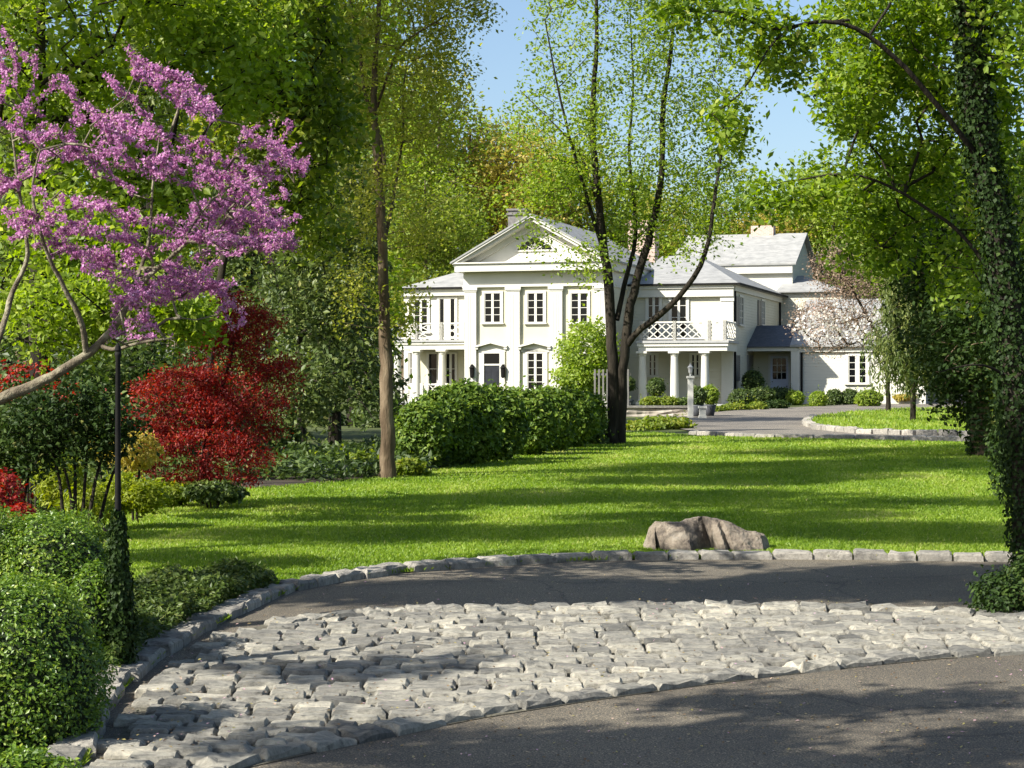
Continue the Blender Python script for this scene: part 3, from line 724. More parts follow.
# --- right wing: a deep block with the balcony porch at its front
RB = 4.2; aR = A(733, RB); RD = B(784, aR) - RB; zr_e = Z(283.5, aR, RB); hb = RB + RD / 2; zr_r = Z(255.5, A(697, hb), hb)
bm = bmesh.new(); box(bm, MW + .002, aR, RB, RB + RD, -.3, zr_e - .02); part('wall', bm, M['cream'], label='cream clapboard wall of the right wing')
o = .35; bm = bmesh.new()
e = [(MW + .003, RB - o, zr_e), (aR + o, RB - o, zr_e), (aR + o, RB + RD + o, zr_e), (MW + .003, RB + RD + o, zr_e)]
rp = [(MW + .003, hb, zr_r), (A(697, hb), hb, zr_r)]
hull(bm, e + rp + [(x, y, z - .07) for x, y, z in e]); rroof = part('roof', bm, M['whiteroof'], label='pale hipped roof of the right wing')
bm = bmesh.new(); cx = A(643, hb + 3); zc = Z(221, cx, hb + 3); box(bm, cx - .75, cx + .75, hb + 2.6, hb + 3.6, zr_r - 2, zc); box(bm, cx - .84, cx + .84, hb + 2.5, hb + 3.7, zc - .3, zc - .15)
bmo('chimney', bm, M['brick'], rroof)
bm = bmesh.new(); box(bm, MW + .003, aR + .06, RB - .22, RB - .002, zr_e - .62, zr_e - .075); box(bm, MW + .003, aR + .1, RB - .30, RB - .222, zr_e - .22, zr_e - .075)
box(bm, aR + .002, aR + .12, RB, RB + RD, zr_e - .35, zr_e - .075)
box(bm, aR - .55, aR + .04, RB - .10, RB - .002, -.3, zr_e - .62); box(bm, aR - .60, aR + .07, RB - .14, RB - .002, zr_e - .85, zr_e - .623)
part('cornice', bm, M['white'])
bm = bmesh.new(); box(bm, MW + .01, aR + .36, RB - .43, RB - .36, zr_e - .07, zr_e + .02); box(bm, aR + .36, aR + .43, RB - .43, RB + RD + .3, zr_e - .07, zr_e + .02); part('gutter', bm, M['darkmetal'])
downspout(aR + .06, RB + .25, 0, zr_e - .08); 
PF = 1.5; zdk = Z(340.5, A(680, PF), PF); z1 = Z(351, A(680, PF), PF); p0a, p1a = A(638.5, PF), A(727.5, PF)
bm = bmesh.new(); box(bm, p0a - .1, p1a + .08, PF - .14, RB - .145, zdk - .12, zdk); part('balcony_deck', bm, M['deck'])
bm = bmesh.new(); box(bm, p0a, p1a - .02, PF, PF + .30, z1, zdk - .123); box(bm, p1a - .32, p1a - .02, PF + .303, RB - .145, z1, zdk - .123); box(bm, p0a, p0a + .3, PF + .303, RB - .145, z1, zdk - .123)
box(bm, p0a - .06, p1a + .04, PF - .08, PF - .002, zdk - .27, zdk - .123); part('entablature', bm, M['white'])
zr = Z(322, A(680, PF), PF); pa = [A(p, PF + .1) for p in (641, 674.5, 709.5, 725)]
railing([((pa[k], PF + .1), (pa[k + 1], PF + .1)) for k in range(3)] + [((pa[0], PF + .1), (pa[0], RB - .2)), ((pa[3], PF + .1), (pa[3], RB - .2))], zdk + .005, zr)
zfl = .12
bm = bmesh.new(); box(bm, p0a - .1, p1a + .08, PF - .14, RB - .145, -.3, zfl); part('porch_floor', bm, M['deck'])
for px in (642.5, 674.5, 705): column(A(px, PF + .16), PF + .16, zfl + .003, z1 - .003, .20)
a0, a1 = A(671, RB), A(687, RB); window(a0, a1, zdk + .05, Z(294, a0, RB), RB - .02, 2, 4, sill=False)
a0, a1 = A(648, RB), A(660, RB); window(a0, a1, zdk + .05, Z(294, a0, RB), RB - .02, 2, 4, sill=False)
for q0, q1 in ((649, 656.5), (691.5, 699.5)):
    a0, a1 = A(q0, RB), A(q1, RB); window(a0, a1, Z(375, a0, RB), Z(355, a0, RB), RB - .02, 2, 3)
# side wall windows with closed shutters
def side_shutter(px0, px1, y0, y1):
    b0, b1 = B(px0, aR), B(px1, aR); bm = bmesh.new(); za = Z(y1, aR, b0); zb = Z(y0, aR, b0)
    n = int((zb - za) / .09); box(bm, aR + .002, aR + .03, b0, b1, za, zb)
    for k in range(n): z = za + (k + .5) * (zb - za) / n; box(bm, aR + .031, aR + .055, b0 + .06, b1 - .06, z - .025, z + .02)
    box(bm, aR + .031, aR + .06, b0, b0 + .055, za, zb); box(bm, aR + .031, aR + .06, b1 - .055, b1, za, zb)
    return part('shutter', bm, M['dgrey'])
def side_window(px0, px1, y0, y1):
    b0, b1 = B(px0, aR), B(px1, aR); return window(b0, b1, Z(y1, aR, b0), Z(y0, aR, b0), 0, 2, 4, side=aR)
for args in ((735.5, 738.5, 296, 325), (757.5, 760.5, 300, 325), (735, 739, 355, 381), (747, 752, 355, 380)): side_shutter(*args)
side_window(739.2, 742.6, 297, 324); side_window(761.1, 764, 301, 324)
downspout(aR + .06, B(779, aR), 3.0, zr_e - .08)
# --- rear block with the tall gabled roof
QB = RB + RD + .05; zq = Z(263, A(797, QB), QB); q0, q1 = A(672, QB), A(797, QB); QM = QB + 3.8; zqr = Z(233, A(800, QM), QM)
bm = bmesh.new(); box(bm, q0, q1 - .25, QB, QB + 7.6, 0, zq - .08)
hull(bm, [(q1 - .26, QB + .02, zq - .1), (q1 - .26, QB + 7.58, zq - .1), (q1 - .26, QM, zqr - .08), (q1 - .36, QB + .02, zq - .1), (q1 - .36, QB + 7.58, zq - .1), (q1 - .36, QM, zqr - .08)])
part('wall', bm, M['clap'], label='white clapboard wall of the rear block')
bm = bmesh.new(); qa = A(688, QM)
for yy in (QB - .35, QB + 7.95):
    hull(bm, [(q0 - .2, yy, zq), (q1, yy, zq), (q1, QM, zqr), (qa, QM, zqr), (q0 - .2, yy, zq - .10), (q1, yy, zq - .10), (q1, QM, zqr - .10), (qa, QM, zqr - .1)])
qroof = part('roof', bm, M['whiteroof'], label='tall pale gabled roof of the rear block')
bm = bmesh.new(); cx = A(763, QM); box(bm, cx - .65, cx + .65, QM - .3, QM + .5, zqr - .8, Z(226, cx, QM)); bmo('chimney', bm, M['brick'], qroof)
bm = bmesh.new(); box(bm, q0, q1 - .22, QB - .25, QB - .002, zq - .55, zq - .10); part('cornice', bm, M['white'])
# --- connecting block behind the entry
KB = RB + RD - 1.2; k1 = A(842, KB); zk = Z(291, A(800, KB), KB)
bm = bmesh.new(); box(bm, aR - .5, k1, KB, KB + 6, 0, zk - .02); part('wall', bm, M['cream'], label='cream wall of the connecting block')
bm = bmesh.new(); hull(bm, [(aR - .2, KB - .3, zk), (k1 + .3, KB - .3, zk), (k1 + .3, KB + 6.2, zk), (aR - .2, KB + 6.2, zk), (aR, KB + 3, zk + 1.0), (k1 - 2.6, KB + 3, zk + 1.0), (aR - .2, KB - .3, zk - .08), (k1 + .3, KB - .3, zk - .08), (k1 + .3, KB + 6.2, zk - .08)])
part('roof', bm, M['whiteroof'], label='low pale roof of the connecting block')
# --- low wing on the right
GB = 8.2; g0, g1 = A(796, GB), A(925, GB); zg = Z(345, g0, GB); GM = GB + 5.2; zgr = Z(299, A(850, GM), GM)
bm = bmesh.new(); box(bm, g0, g1, GB, GB + 10, -.3, zg - .02)
for x in (g1 - .1, g0 + .0): hull(bm, [(x, GB + .02, zg - .03), (x, GB + 9.98, zg - .03), (x, GM, zgr - .1), (x + .09, GB + .02, zg - .03), (x + .09, GB + 9.98, zg - .03), (x + .09, GM, zgr - .1)])
part('wall', bm, M['clap'], label='off-white clapboard wall of the low right wing')
bm = bmesh.new()
for yy in (GB - .35, GB + 10.4):
    hull(bm, [(x, y, z) for x in (g0 - .25, g1 + .3) for y, z in ((yy, zg), (GM, zgr), (yy, zg - .1), (GM, zgr - .1))])
part('roof', bm, M['whiteroof'], label='pale roof of the low right wing')
bm = bmesh.new(); box(bm, g0, g1, GB - .15, GB - .002, zg - .36, zg - .11); box(bm, g1 - .16, g1 + .03, GB - .03, GB - .002, -.2, zg - .363); box(bm, g0 - .02, g0 + .3, GB - .06, GB - .002, -.2, zg - .363); part('cornice', bm, M['white'])
a0, a1 = A(848.5, GB), A(866.5, GB); window(a0, a1, Z(382.5, a0, GB), Z(356, a0, GB), GB, 2, 4, trim=.15, mull=.22)
downspout(A(802, GB), GB - .10, 0, zg - .37)
# --- small entry porch with slate roof
EB = GB + 1.6; e0 = aR + .002; e1 = g0 - .005; ze = Z(346.5, e0, GB); zet = Z(326, e0, EB + 1.5)
bm = bmesh.new(); box(bm, e0, e1, EB, EB + 2.4, -.3, ze - .003); part('wall', bm, M['creamflat'], label='cream wall of the side entry')
bm = bmesh.new(); x0 = e0 - .0; hull(bm, [(x0, GB - .3, ze), (e1 + .2, GB - .3, ze), (e1 + .2, EB + 3, ze), (x0, EB + 3, ze), (x0, EB + .9, zet), (e1 - .5, EB + .9, zet), (e1 - .5, EB + 3, zet), (x0, EB + 3, zet), (x0, GB - .3, ze - .06), (e1 + .2, GB - .3, ze - .06), (x0, EB + 3, ze - .06), (e1 + .2, EB + 3, ze - .06)])
part('roof', bm, M['slate'], label='small blue-grey slate roof over the side entry')
bm = bmesh.new(); box(bm, e0, e1 + .1, GB - .2, GB - .06, ze - .24, ze - .063); box(bm, e1 - .22, e1 + .22, GB - .17, GB + .25, -.2, ze - .243); part('entry_post', bm, M['white'])
a0, a1 = A(770.5, EB), A(788.5, EB); bm = bmesh.new(); zt = Z(356, a0, EB); box(bm, a0 - .1, a0, EB - .06, EB, -.2, zt + .1); box(bm, a1, a1 + .1, EB - .06, EB, -.2, zt + .1); box(bm, a0, a1, EB - .06, EB, zt, zt + .1)
d = part('side_door', bm, M['white']); bm = bmesh.new(); box(bm, a0, a1, EB - .03, EB - .003, -.1, zt); bmo('leaf', bm, M['bluedoor'], d)
ga, gb_ = a0 + .12, a1 - .12; gz0, gz1 = Z(379, a0, EB), zt - .12
bm = bmesh.new(); box(bm, ga, gb_, EB - .04, EB - .032, gz0, gz1); gl = bmo('pane', bm, M['glass'], d)
bm = bmesh.new()
for k in (1, 2): x = ga + (gb_ - ga) * k / 3; box(bm, x - .018, x + .018, EB - .055, EB - .042, gz0, gz1); z = gz0 + (gz1 - gz0) * k / 3; box(bm, ga, gb_, EB - .06, EB - .0435, z - .018, z + .018)
bmo('muntins', bm, M['white'], d)
bm = bmesh.new(); box(bm, a1 - .10, a1 - .05, EB - .09, EB - .031, .95, 1.0); bmo('handle', bm, M['darkmetal'], d)

# ------------------------------------------------------------ vegetation helpers
def blobs(lst, per):
    """lst: (px, py, Y, rx_px, ry_px, depth_m[, weight]) -> attractor points filling those ellipsoids"""
    out = []
    for b_ in lst:
        c, r = pixblob(*b_[:6]); wgt = b_[6] if len(b_) > 6 else 1
        out.append(ell(c, r, int(per * wgt), .35))
    p = np.concatenate(out); p[:, 2] = np.maximum(p[:, 2], gz(p[:, 1]) + .15); return p
def shrub(name, lst, n, leaf, lsize, label, cat='shrub', group=None, lump=.18, stems=5, shell=.72, up=.4, aspect=.6, bark='bark_dark', core=0, base=None, direction=None, dj=.6, ragged=.05):
    """a dense bush: leaves thick near the lumpy surface of a few ellipsoids, stems inside; lst in world metres (x, y, z, rx, ry, rz)"""
    lst = [tuple(map(float, q)) for q in lst]
    bx, by = (lst[0][0], lst[0][1]) if base is None else base
    bs = np.array([bx, by, float(gz(by))]); e = empty(name, bs, label, cat, group)
    A_ = np.array([q[3] * q[5] + q[4] * q[5] + q[3] * q[4] for q in lst]); A_ /= A_.sum()
    pts, nr = [], []
    for q, a_ in zip(lst, A_):
        k = int(n * a_); d = unit(rng.normal(size=(k, 3))); 
        ph = rng.uniform(0, 6, 6)
        lumpv = 1 + lump * (np.sin(d[:, 0] * 5 + ph[0]) * np.sin(d[:, 2] * 6 + ph[1]) + .6 * np.sin(d[:, 1] * 9 + d[:, 2] * 7 + ph[2]) * np.sin(d[:, 0] * 11 + ph[3]))
        r = lumpv * (1 - (1 - shell) * rng.uniform(0, 1, k) ** 1.3) + rng.normal(size=k) * ragged * .6
        pts.append(np.array(q[:3]) + d * r[:, None] * np.array(q[3:])); nr.append(unit(d / np.array(q[3:])))
    p = np.concatenate(pts); nr = np.concatenate(nr)
    ns = max(6, len(p) // 260); si = rng.integers(0, len(p), ns); m_ = 7        # stray shoots
    L_ = lsize * 3.2 * rng.uniform(.4, 1.3, ns); sd_ = unit(nr[si] + rng.normal(size=(ns, 3)) * .3 + np.array([0, 0, .5]))
    p = np.concatenate([p, (p[si][:, None] + sd_[:, None] * (L_[:, None] * np.linspace(0, 1, m_)[None])[..., None]).reshape(-1, 3)]); nr = np.concatenate([nr, np.repeat(nr[si], m_, 0)])
    keep = p[:, 2] > gz(p[:, 1]) - .0
    for q in lst:                               # drop leaves deep inside a neighbouring lump
        dd = (((p - np.array(q[:3])) / np.array(q[3:])) ** 2).sum(1); keep &= dd > (shell * .8) ** 2 * .8
    p, nr = p[keep], nr[keep]
    rn = .5 + rng.normal(size=len(p)) * .2 + .12 * np.sin(p[:, 0] * 7 / lst[0][3] * .5) * np.sin(p[:, 2] * 9)
    link('foliage', leaves('foliage', p - bs, lsize, rn, aspect, up, direction, dj, nr, .6), leaf, e)
    paths = []
    for k in range(stems):
        q = random.choice(lst); a_ = random.uniform(0, 6.28)
        x0, y0 = q[0] + .15 * q[3] * math.cos(a_), q[1] + .15 * q[4] * math.sin(a_)
        tip = (q[0] + .6 * q[3] * math.cos(a_), q[1] + .6 * q[4] * math.sin(a_), q[2] + .45 * q[5])
        z0 = float(gz(y0)); m_ = ((x0 * .6 + tip[0] * .4), (y0 * .6 + tip[1] * .4), z0 + (tip[2] - z0) * .55)
        paths.append(([(x0, y0, z0 - .03), m_, tip], .012 + .02 * q[5], .006))
    V, Fc, off = [], [], 0
    for pts_, r0, r1 in paths:
        q, t = resample(pts_, .15); v, f = tube(q, r0 + (r1 - r0) * t, 6, .05); link('stem', fastmesh('stem', v - bs, f, smooth=True), M[bark], e)
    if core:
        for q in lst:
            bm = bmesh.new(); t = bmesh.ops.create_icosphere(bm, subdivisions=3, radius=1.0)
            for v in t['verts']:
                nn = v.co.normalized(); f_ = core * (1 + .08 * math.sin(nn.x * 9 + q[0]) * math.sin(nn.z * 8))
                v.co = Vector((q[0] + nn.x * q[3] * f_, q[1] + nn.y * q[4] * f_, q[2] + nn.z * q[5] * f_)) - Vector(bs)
            o = bmo('twig_core', bm, M['inner'], e, smooth=True)  # dark solid core put in place of the twigs to close the gaps
    return e
M['inner'] = noisy('dark_twig_core', [(.3, (.010, .018, .005)), (.6, (.022, .038, .010)), (.8, (.04, .05, .018))], 40, .95, .8, .03)
def W(px, py, Y, rx, ry, ryd):                  # pixel-sized ellipsoid in metres
    c, r = pixblob(px, py, Y, rx, ry, ryd); return (*c, *r)
def bpath(lst, Y, dy=None):                     # limb through image points at distance Y (+ optional depth offsets)
    return [P(p[0], p[1], Y + (p[2] if len(p) > 2 else 0)) for p in lst]

# ------------------------------------------------------------ tall slim tree left of the house
Y1 = GY(480)
pth = bpath([(388, 482), (387, 440), (386, 400), (384, 300), (381, 210), (376, 150), (373, 90), (378, 30), (380, -60)], Y1)
pth2 = bpath([(384, 165), (380, 130), (363, 95), (361, 50), (350, 0), (340, -40)], Y1)
pth3 = bpath([(385, 240), (392, 205, .3), (398, 170, .6), (404, 130, .8), (402, 90, 1), (412, 40, 1.2)], Y1)
pth4 = bpath([(376, 110), (400, 40, -.4), (425, 30, -.6), (448, 12, -.8), (480, 2, -1)], Y1)
ends = blobs([(340, 60, Y1, 45, 90, 1.3, 1.2), (400, 60, Y1 + .5, 60, 90, 1.5, 1.5), (440, 90, Y1, 35, 70, 1, .6), (455, 10, Y1 - .8, 36, 22, .6, .4), (350, 190, Y1, 40, 60, 1, .6), (420, 190, Y1, 35, 70, 1, .5), (385, -40, Y1, 80, 60, 1.4, 1), (395, 300, Y1, 26, 40, .6, .15), (355, 290, Y1, 30, 40, .6, .2)], 75)
tree('tall_tree', G(388, 482), [(pth, .108, .02), (pth2, .035, .012), (pth3, .03, .008), (pth4, .022, .008)], ends, M['bark_warm'], M['lf_yellow'], 26000, .058, .12,
     'tall slim tree with a warm tan trunk at the left end of the clipped hedge', rtip=.003, step=.3, wig=.16)

# ------------------------------------------------------------ forked tree in front of the house
Y2 = GY(445)
t1 = bpath([(614, 448), (614, 400), (612, 350), (610, 290), (604, 250), (599, 205), (594, 160), (592, 110), (597, 50), (596, -50)], Y2)
t2 = bpath([(621, 447), (621, 400), (624, 350), (632, 295), (646, 250), (658, 205), (663, 160), (662, 110), (672, 50), (676, -40)], Y2, 0)
t3 = bpath([(627, 345), (640, 328, -.3), (668, 310, -.6), (690, 285, -.8), (706, 256, -.9), (710, 238, -.9), (714, 200, -1), (722, 150, -1), (730, 100, -1.1)], Y2)
t4 = bpath([(617, 320), (628, 270, .4), (637, 240, .6), (634, 200, .8), (628, 150, 1), (634, 90, 1.2), (630, 10, 1.2)], Y2)
t5 = bpath([(604, 255), (585, 190, -.4), (570, 140, -.6), (556, 80, -.8), (545, 20, -1)], Y2)
t6 = bpath([(600, 210), (580, 150, .6), (545, 115, 1), (520, 90, 1.2)], Y2)
ends = blobs([(600, 30, Y2, 75, 80, 2, 1.4), (690, 40, Y2, 55, 80, 2, 1.2), (560, 130, Y2, 50, 70, 1.6, .8), (620, 140, Y2, 60, 70, 2, 1.0), (700, 150, Y2, 50, 60, 1.6, .9), (586, 262, Y2 - 1, 26, 20, 1.0, .18), (560, 190, Y2, 30, 24, 1.2, .35), (660, 200, Y2, 50, 40, 1.5, .5), (735, 100, Y2, 20, 50, 1, .12), (630, -60, Y2, 110, 50, 2, 1), (700, 230, Y2 - 1, 40, 30, 1, .2), (640, 240, Y2 + 1, 40, 24, 1, .25), (545, 200, Y2, 34, 50, 1.2, .4), (725, 170, Y2, 24, 40, 1.2, .18)], 90)
tree('forked_tree', G(618, 448), [(t1, .140, .025), (t2, .125, .025), (t3, .075, .018), (t4, .06, .012), (t5, .05, .012), (t6, .04, .008)], ends, M['bark_dark'], M['lf_light'], 29000, .088, .19,
     'dark twin-trunked tree on the lawn in front of the right porch', rtip=.0045, step=.45, wig=.16)

# ------------------------------------------------------------ redbud in blossom
YR = 13.5
def spray(p, q, th, n, Y, dY=.5):
    t = rng.uniform(0, 1, n); x = p[0] + (q[0] - p[0]) * t + rng.normal(size=n) * th * .6; y = p[1] + (q[1] - p[1]) * t + rng.normal(size=n) * th * 1.0
    yy = Y + rng.normal(size=n) * dY * .5
    return np.array([tuple(P(a, b_, c)) for a, b_, c in zip(x, y, yy)])
sp = [((125, 62), (215, 105), 12, 60), ((60, 92), (140, 165), 16, 45), ((80, 118), (195, 150), 18, 55), ((-10, 110), (60, 160), 18, 35), ((-10, 155), (80, 128), 14, 25), ((20, 205), (160, 240), 13, 80), ((195, 140), (290, 200), 17, 55), ((200, 188), (295, 235), 13, 45), ((150, 155), (250, 172), 16, 35), ((110, 286), (230, 250), 11, 60), ((200, 246), (308, 243), 7, 40), ((70, 255), (160, 285), 9, 25), ((120, 300), (215, 285), 9, 25), ((160, 225), (250, 215), 10, 25), ((150, 268), (235, 292), 9, 40), ((130, 332), (178, 322), 8, 14), ((-10, 30), (15, 80), 10, 14), ((250, 130), (285, 180), 12, 18), ((215, 300), (228, 312), 5, 6), ((-10, 215), (60, 185), 12, 20)]
ee = []
for a, b_, th, n in sp:
    for q in range(6):
        ox, oy = random.gauss(0, th * .9), random.gauss(0, th * 1.1); sc_ = random.uniform(.55, 1.0); cx_, cy_ = (a[0] + b_[0]) / 2 + random.gauss(0, 8), (a[1] + b_[1]) / 2
        hx, hy = (b_[0] - a[0]) / 2 * sc_, (b_[1] - a[1]) / 2 * sc_ + random.gauss(0, 5)
        ee.append(spray((cx_ - hx + ox, cy_ - hy + oy), (cx_ + hx + ox, cy_ + hy + oy), 3.2, int(n * .5), YR + random.uniform(-.6, .6), .12))
ends = np.concatenate(ee)
paths = [(bpath([(-190, 640), (-150, 520), (-90, 445), (-30, 415), (10, 395), (50, 378), (80, 360), (100, 345), (112, 330), (128, 306), (140, 285), (165, 262), (190, 240)], YR), .075, .010),
         (bpath([(86, 355), (84, 325, -.1), (60, 280, -.2), (45, 250, -.3), (30, 190, -.4), (40, 150, -.4)], YR), .022, .006),
         (bpath([(100, 345), (112, 352, -.1), (140, 342, -.2), (175, 338, -.3)], YR), .016, .006),
         (bpath([(128, 306), (150, 240, .2), (152, 190, .3), (160, 130, .4)], YR), .016, .004),
         (bpath([(-60, 430), (0, 340, .2), (12, 290, .3), (30, 260, .3), (20, 200, .2), (10, 120, .2)], YR), .03, .006),
         (bpath([(170, 258), (210, 200, .2), (240, 180, .3), (270, 170, .3)], YR), .012, .004)]
base = np.array([*P(-190, 640, YR)]); base[2] = float(gz(YR)); paths[0][0][0].z = base[2] - .05
e = empty('redbud_tree', base, 'pink-purple blossoming redbud leaning in from the left edge over the red maple', 'tree')
V, Fc, nodes, par, rad = grow(paths, ends, .0022, .12, .14, curve=.06)
link('trunk', fastmesh('trunk', V - base, Fc, smooth=True), M['bark_lichen'], e)
thin = np.where(rad < .0042)[0]; nb = 46000
i = rng.choice(thin, nb); t = rng.uniform(0, 1, nb)[:, None]; pr = np.where(par[i] >= 0, par[i], i)
c = nodes[i] * t + nodes[pr] * (1 - t) + rng.normal(size=(nb, 3)) * .010
keep = c[:, 2] > 2.15; c = c[keep]
cl = np.sin(c[:, 0] * 9 + c[:, 2] * 7) * .1
link('blossom', leaves('blossom', c - base, .020, .5 + cl + rng.normal(size=len(c)) * .2, .8, 0), M['bl_pink'], e)
i = rng.choice(thin, 5000); c = nodes[i] + rng.normal(size=(5000, 3)) * .02
link('twig_buds', leaves('twig_buds', c - base, .02, .5 + rng.normal(size=5000) * .2, .5, 0), M['lf_brown'], e)

# ------------------------------------------------------------ green maples behind the redbud
def simple_tree(name, px, Y, lst, per, leaf, nl, ls, spread, label, trunk_top=None, r=.15, bark='bark_dark', lean=0, foot=None, **k):
    g_ = P(px if foot is None else foot, 0, Y); zb = float(gz(Y)); top = trunk_top if trunk_top is not None else -80
    pt = [(g_.x, Y, zb - .1), (g_.x + lean * .1, Y, zb + 1.5), P(px + lean * 20, (top + 390) / 2, Y), P(px + lean * 40, top, Y)]
    return tree(name, (g_.x, Y, zb), [(pt, r, r * .25)], blobs(lst, per), M[bark], M[leaf], nl, ls, spread, label, **k)
simple_tree('maple_tree', 40, 21, [(40, 60, 21, 80, 80, 1.2), (140, 30, 20, 90, 60, 1.2), (90, 170, 21, 90, 60, 1, .8), (230, 60, 20.5, 70, 60, 1, .9), (60, 260, 19.5, 80, 60, 1, 1), (150, 200, 20.5, 60, 60, 1, .6), (180, -30, 20, 150, 50, 1.5, 1)], 60, 'lf_light', 20000, .095, .15,
            'broad green-leaved maple behind the redbud at the upper left', r=.14)
simple_tree('maple_tree', 240, 26, [(290, 40, 24, 60, 70, 1.2), (240, 20, 23, 50, 50, 1), (310, 130, 24, 45, 60, 1, .8), (250, 120, 24, 50, 50, 1, .7), (260, -40, 24, 90, 50, 1.3), (300, 210, 25, 40, 50, 1, .5)], 70, 'lf_mid', 17000, .105, .16,
            'fresh green maple with large leaves between the redbud and the tall slim tree', r=.07, foot=207)
simple_tree('maple_tree', 215, 23.4, [(185, 318, 18.5, 36, 18, .5, .8), (120, 300, 18, 60, 28, .6, .8), (60, 320, 18.5, 60, 35, .6, .9)], 45, 'lf_light', 6000, .07, .10,
            'young light green tree with leaves hanging over the red maple, under the redbud blossom', trunk_top=300, r=.03, foot=208)
# conifers and dark trees behind
def conifer(px, Y, top, rpx, nl, label, leaf='lf_hemlock', bottom=.6, ls=.12, tiers=26, cat='conifer', r=.16, droop=.28, nm='hemlock_tree', group=None):
    g_ = P(px, 0, Y); zb = float(gz(Y)); zt = P(px, top, Y).z; Hh = zt - zb; Rm = rpx / F * Y
    base = np.array([g_.x, Y, zb]); e = empty(nm, base, label, cat, group)
    V, Fc, off = [], [], 0
    q, t = resample([(0, 0, -.1), (0, 0, Hh * .5), (0, 0, Hh)], .6); v, f = tube(q, r * (1 - t * .9), 8, .05); V.append(v); Fc.append(f); off += len(v)
    C_, D_, cl = [], [], []; nbr = int(tiers * 6); per = max(4, int(nl / nbr))
    for k in range(nbr):
        u = (k + random.random()) / nbr; z0 = bottom + (Hh - bottom) * u; a_ = random.uniform(0, 6.283)
        L = Rm * (1 - u) ** .75 * random.uniform(.65, 1.15) + .15; z0 += random.uniform(-.1, .1)
        m_ = 7; s = np.linspace(0, 1, m_); dr = np.array([math.cos(a_), math.sin(a_), 0])
        pts = dr[None] * (s * L)[:, None]; pts[:, 2] = z0 + .10 * L * s - droop * L * s ** 2 * 1.6
        v, f = tube(pts, .025 * L / 2 * (1 - s * .8) + .004, 4); V.append(v); Fc.append(f + off); off += len(v)
        tt = rng.uniform(.12, 1, per) ** .8; side = rng.normal(size=per) * .16 * L * (1.1 - tt * .7); pp = np.array([-dr[1], dr[0], 0])
        c = dr[None] * (tt * L)[:, None] + pp[None] * side[:, None]
        c[:, 2] = z0 + .10 * L * tt - droop * L * tt ** 2 * 1.6 - np.abs(side) * .35 - rng.uniform(0, .16, per) * min(1, L)
        C_.append(c); d_ = dr[None] * .5 + pp[None] * np.sign(side)[:, None] * .7 + np.array([[0, 0, -.55]]); D_.append(d_); cl.append(np.full(per, random.uniform(-.2, .2)))
    link('trunk', fastmesh('trunk', np.concatenate(V), np.concatenate(Fc), smooth=True), M['bark_dark'], e)
    c = np.concatenate(C_); c[:, 2] = np.maximum(c[:, 2], .1)
    link('needles', leaves('needles', c, ls, .5 + np.concatenate(cl) + rng.normal(size=len(c)) * .15, .42, .3, np.concatenate(D_), .45), M[leaf], e)
    return e
conifer(335, 44, 60, 75, 15000, 'hemlock with drooping sprays and a bare dark trunk foot right of the red maple', ls=.16, bottom=1.1, leaf='lf_hemlock')
conifer(255, 47, -60, 85, 15000, 'tall dark hemlock rising directly behind the red maple', ls=.18, bottom=.7)
conifer(150, 50, -90, 95, 13000, 'tall dark hemlock seen between the redbud sprays left of the red maple', ls=.19, bottom=.5)
conifer(30, 46, -60, 100, 13000, 'dark hemlock behind the redbud at the left edge of the photo', ls=.18, bottom=.5)
simple_tree('leafy_tree', 300, 39, [(300, 280, 38, 45, 70, 1.5), (330, 200, 39, 45, 60, 1.5), (270, 200, 39, 40, 50, 1.5), (300, 390, 37, 40, 30, 1.2, .6), (345, 330, 38, 25, 60, 1, .6)], 60, 'lf_hemlock', 16000, .12, .24,
            'bushy green tree in front of the hemlock, right of the red maple crown', trunk_top=180, r=.10)
simple_tree('leafy_tree', 352, 60, [(352, 120, 60, 50, 90, 2.5), (330, 230, 60, 40, 70, 2.5), (365, 300, 58, 30, 60, 2), (350, 20, 60, 60, 60, 2.5), (300, 60, 62, 60, 80, 2.5)], 70, 'lf_light', 15000, .2, .38,
            'light green tree rising behind the hemlock, left of the tall slim trunk', trunk_top=0, r=.16)
simple_tree('leafy_tree', 190, 34, [(190, 400, 33, 60, 35, 1.2), (110, 380, 33, 60, 45, 1.2), (40, 400, 32, 60, 50, 1.2), (100, 440, 31, 90, 25, 1.2), (210, 445, 33, 50, 20, 1)], 50, 'lf_dark', 15000, .12, .22,
            'dark understorey tree filling the gap behind the slim dark post', trunk_top=350, r=.08)

# ------------------------------------------------------------ red Japanese maple
YM = 22.0
lst = [(240, 310, YM, 24, 16, .3, .6), (262, 330, YM, 20, 14, .3, .4), (215, 335, YM, 20, 14, .3, .4), (255, 370, YM, 32, 16, .4, .9), (205, 372, YM, 32, 16, .4, .8), (240, 405, YM - .2, 40, 17, .5, 1.2), (185, 410, YM, 40, 18, .5, 1), (155, 392, YM + .1, 22, 14, .3, .5), (215, 440, YM - .3, 42, 14, .5, 1.1), (262, 430, YM, 18, 12, .3, .4), (200, 465, YM - .3, 18, 8, .3, .4), (232, 350, YM, 30, 14, .3, .5), (165, 440, YM - .3, 34, 16, .5, .9), (250, 455, YM - .3, 28, 10, .4, .6), (150, 462, YM - .2, 18, 10, .3, .3), (180, 385, YM, 34, 16, .5, .7), (275, 395, YM, 16, 16, .3, .4), (215, 405, YM, 40, 30, .5, 1.2), (195, 478, YM, 34, 7, .4, .4), (145, 425, YM, 22, 26, .4, .8), (285, 370, YM, 12, 20, .3, .3), (235, 325, YM, 34, 20, .4, .8), (225, 480, YM - .2, 34, 8, .4, .5)]
g_ = P(205, 0, YM)
zb = float(gz(YM))
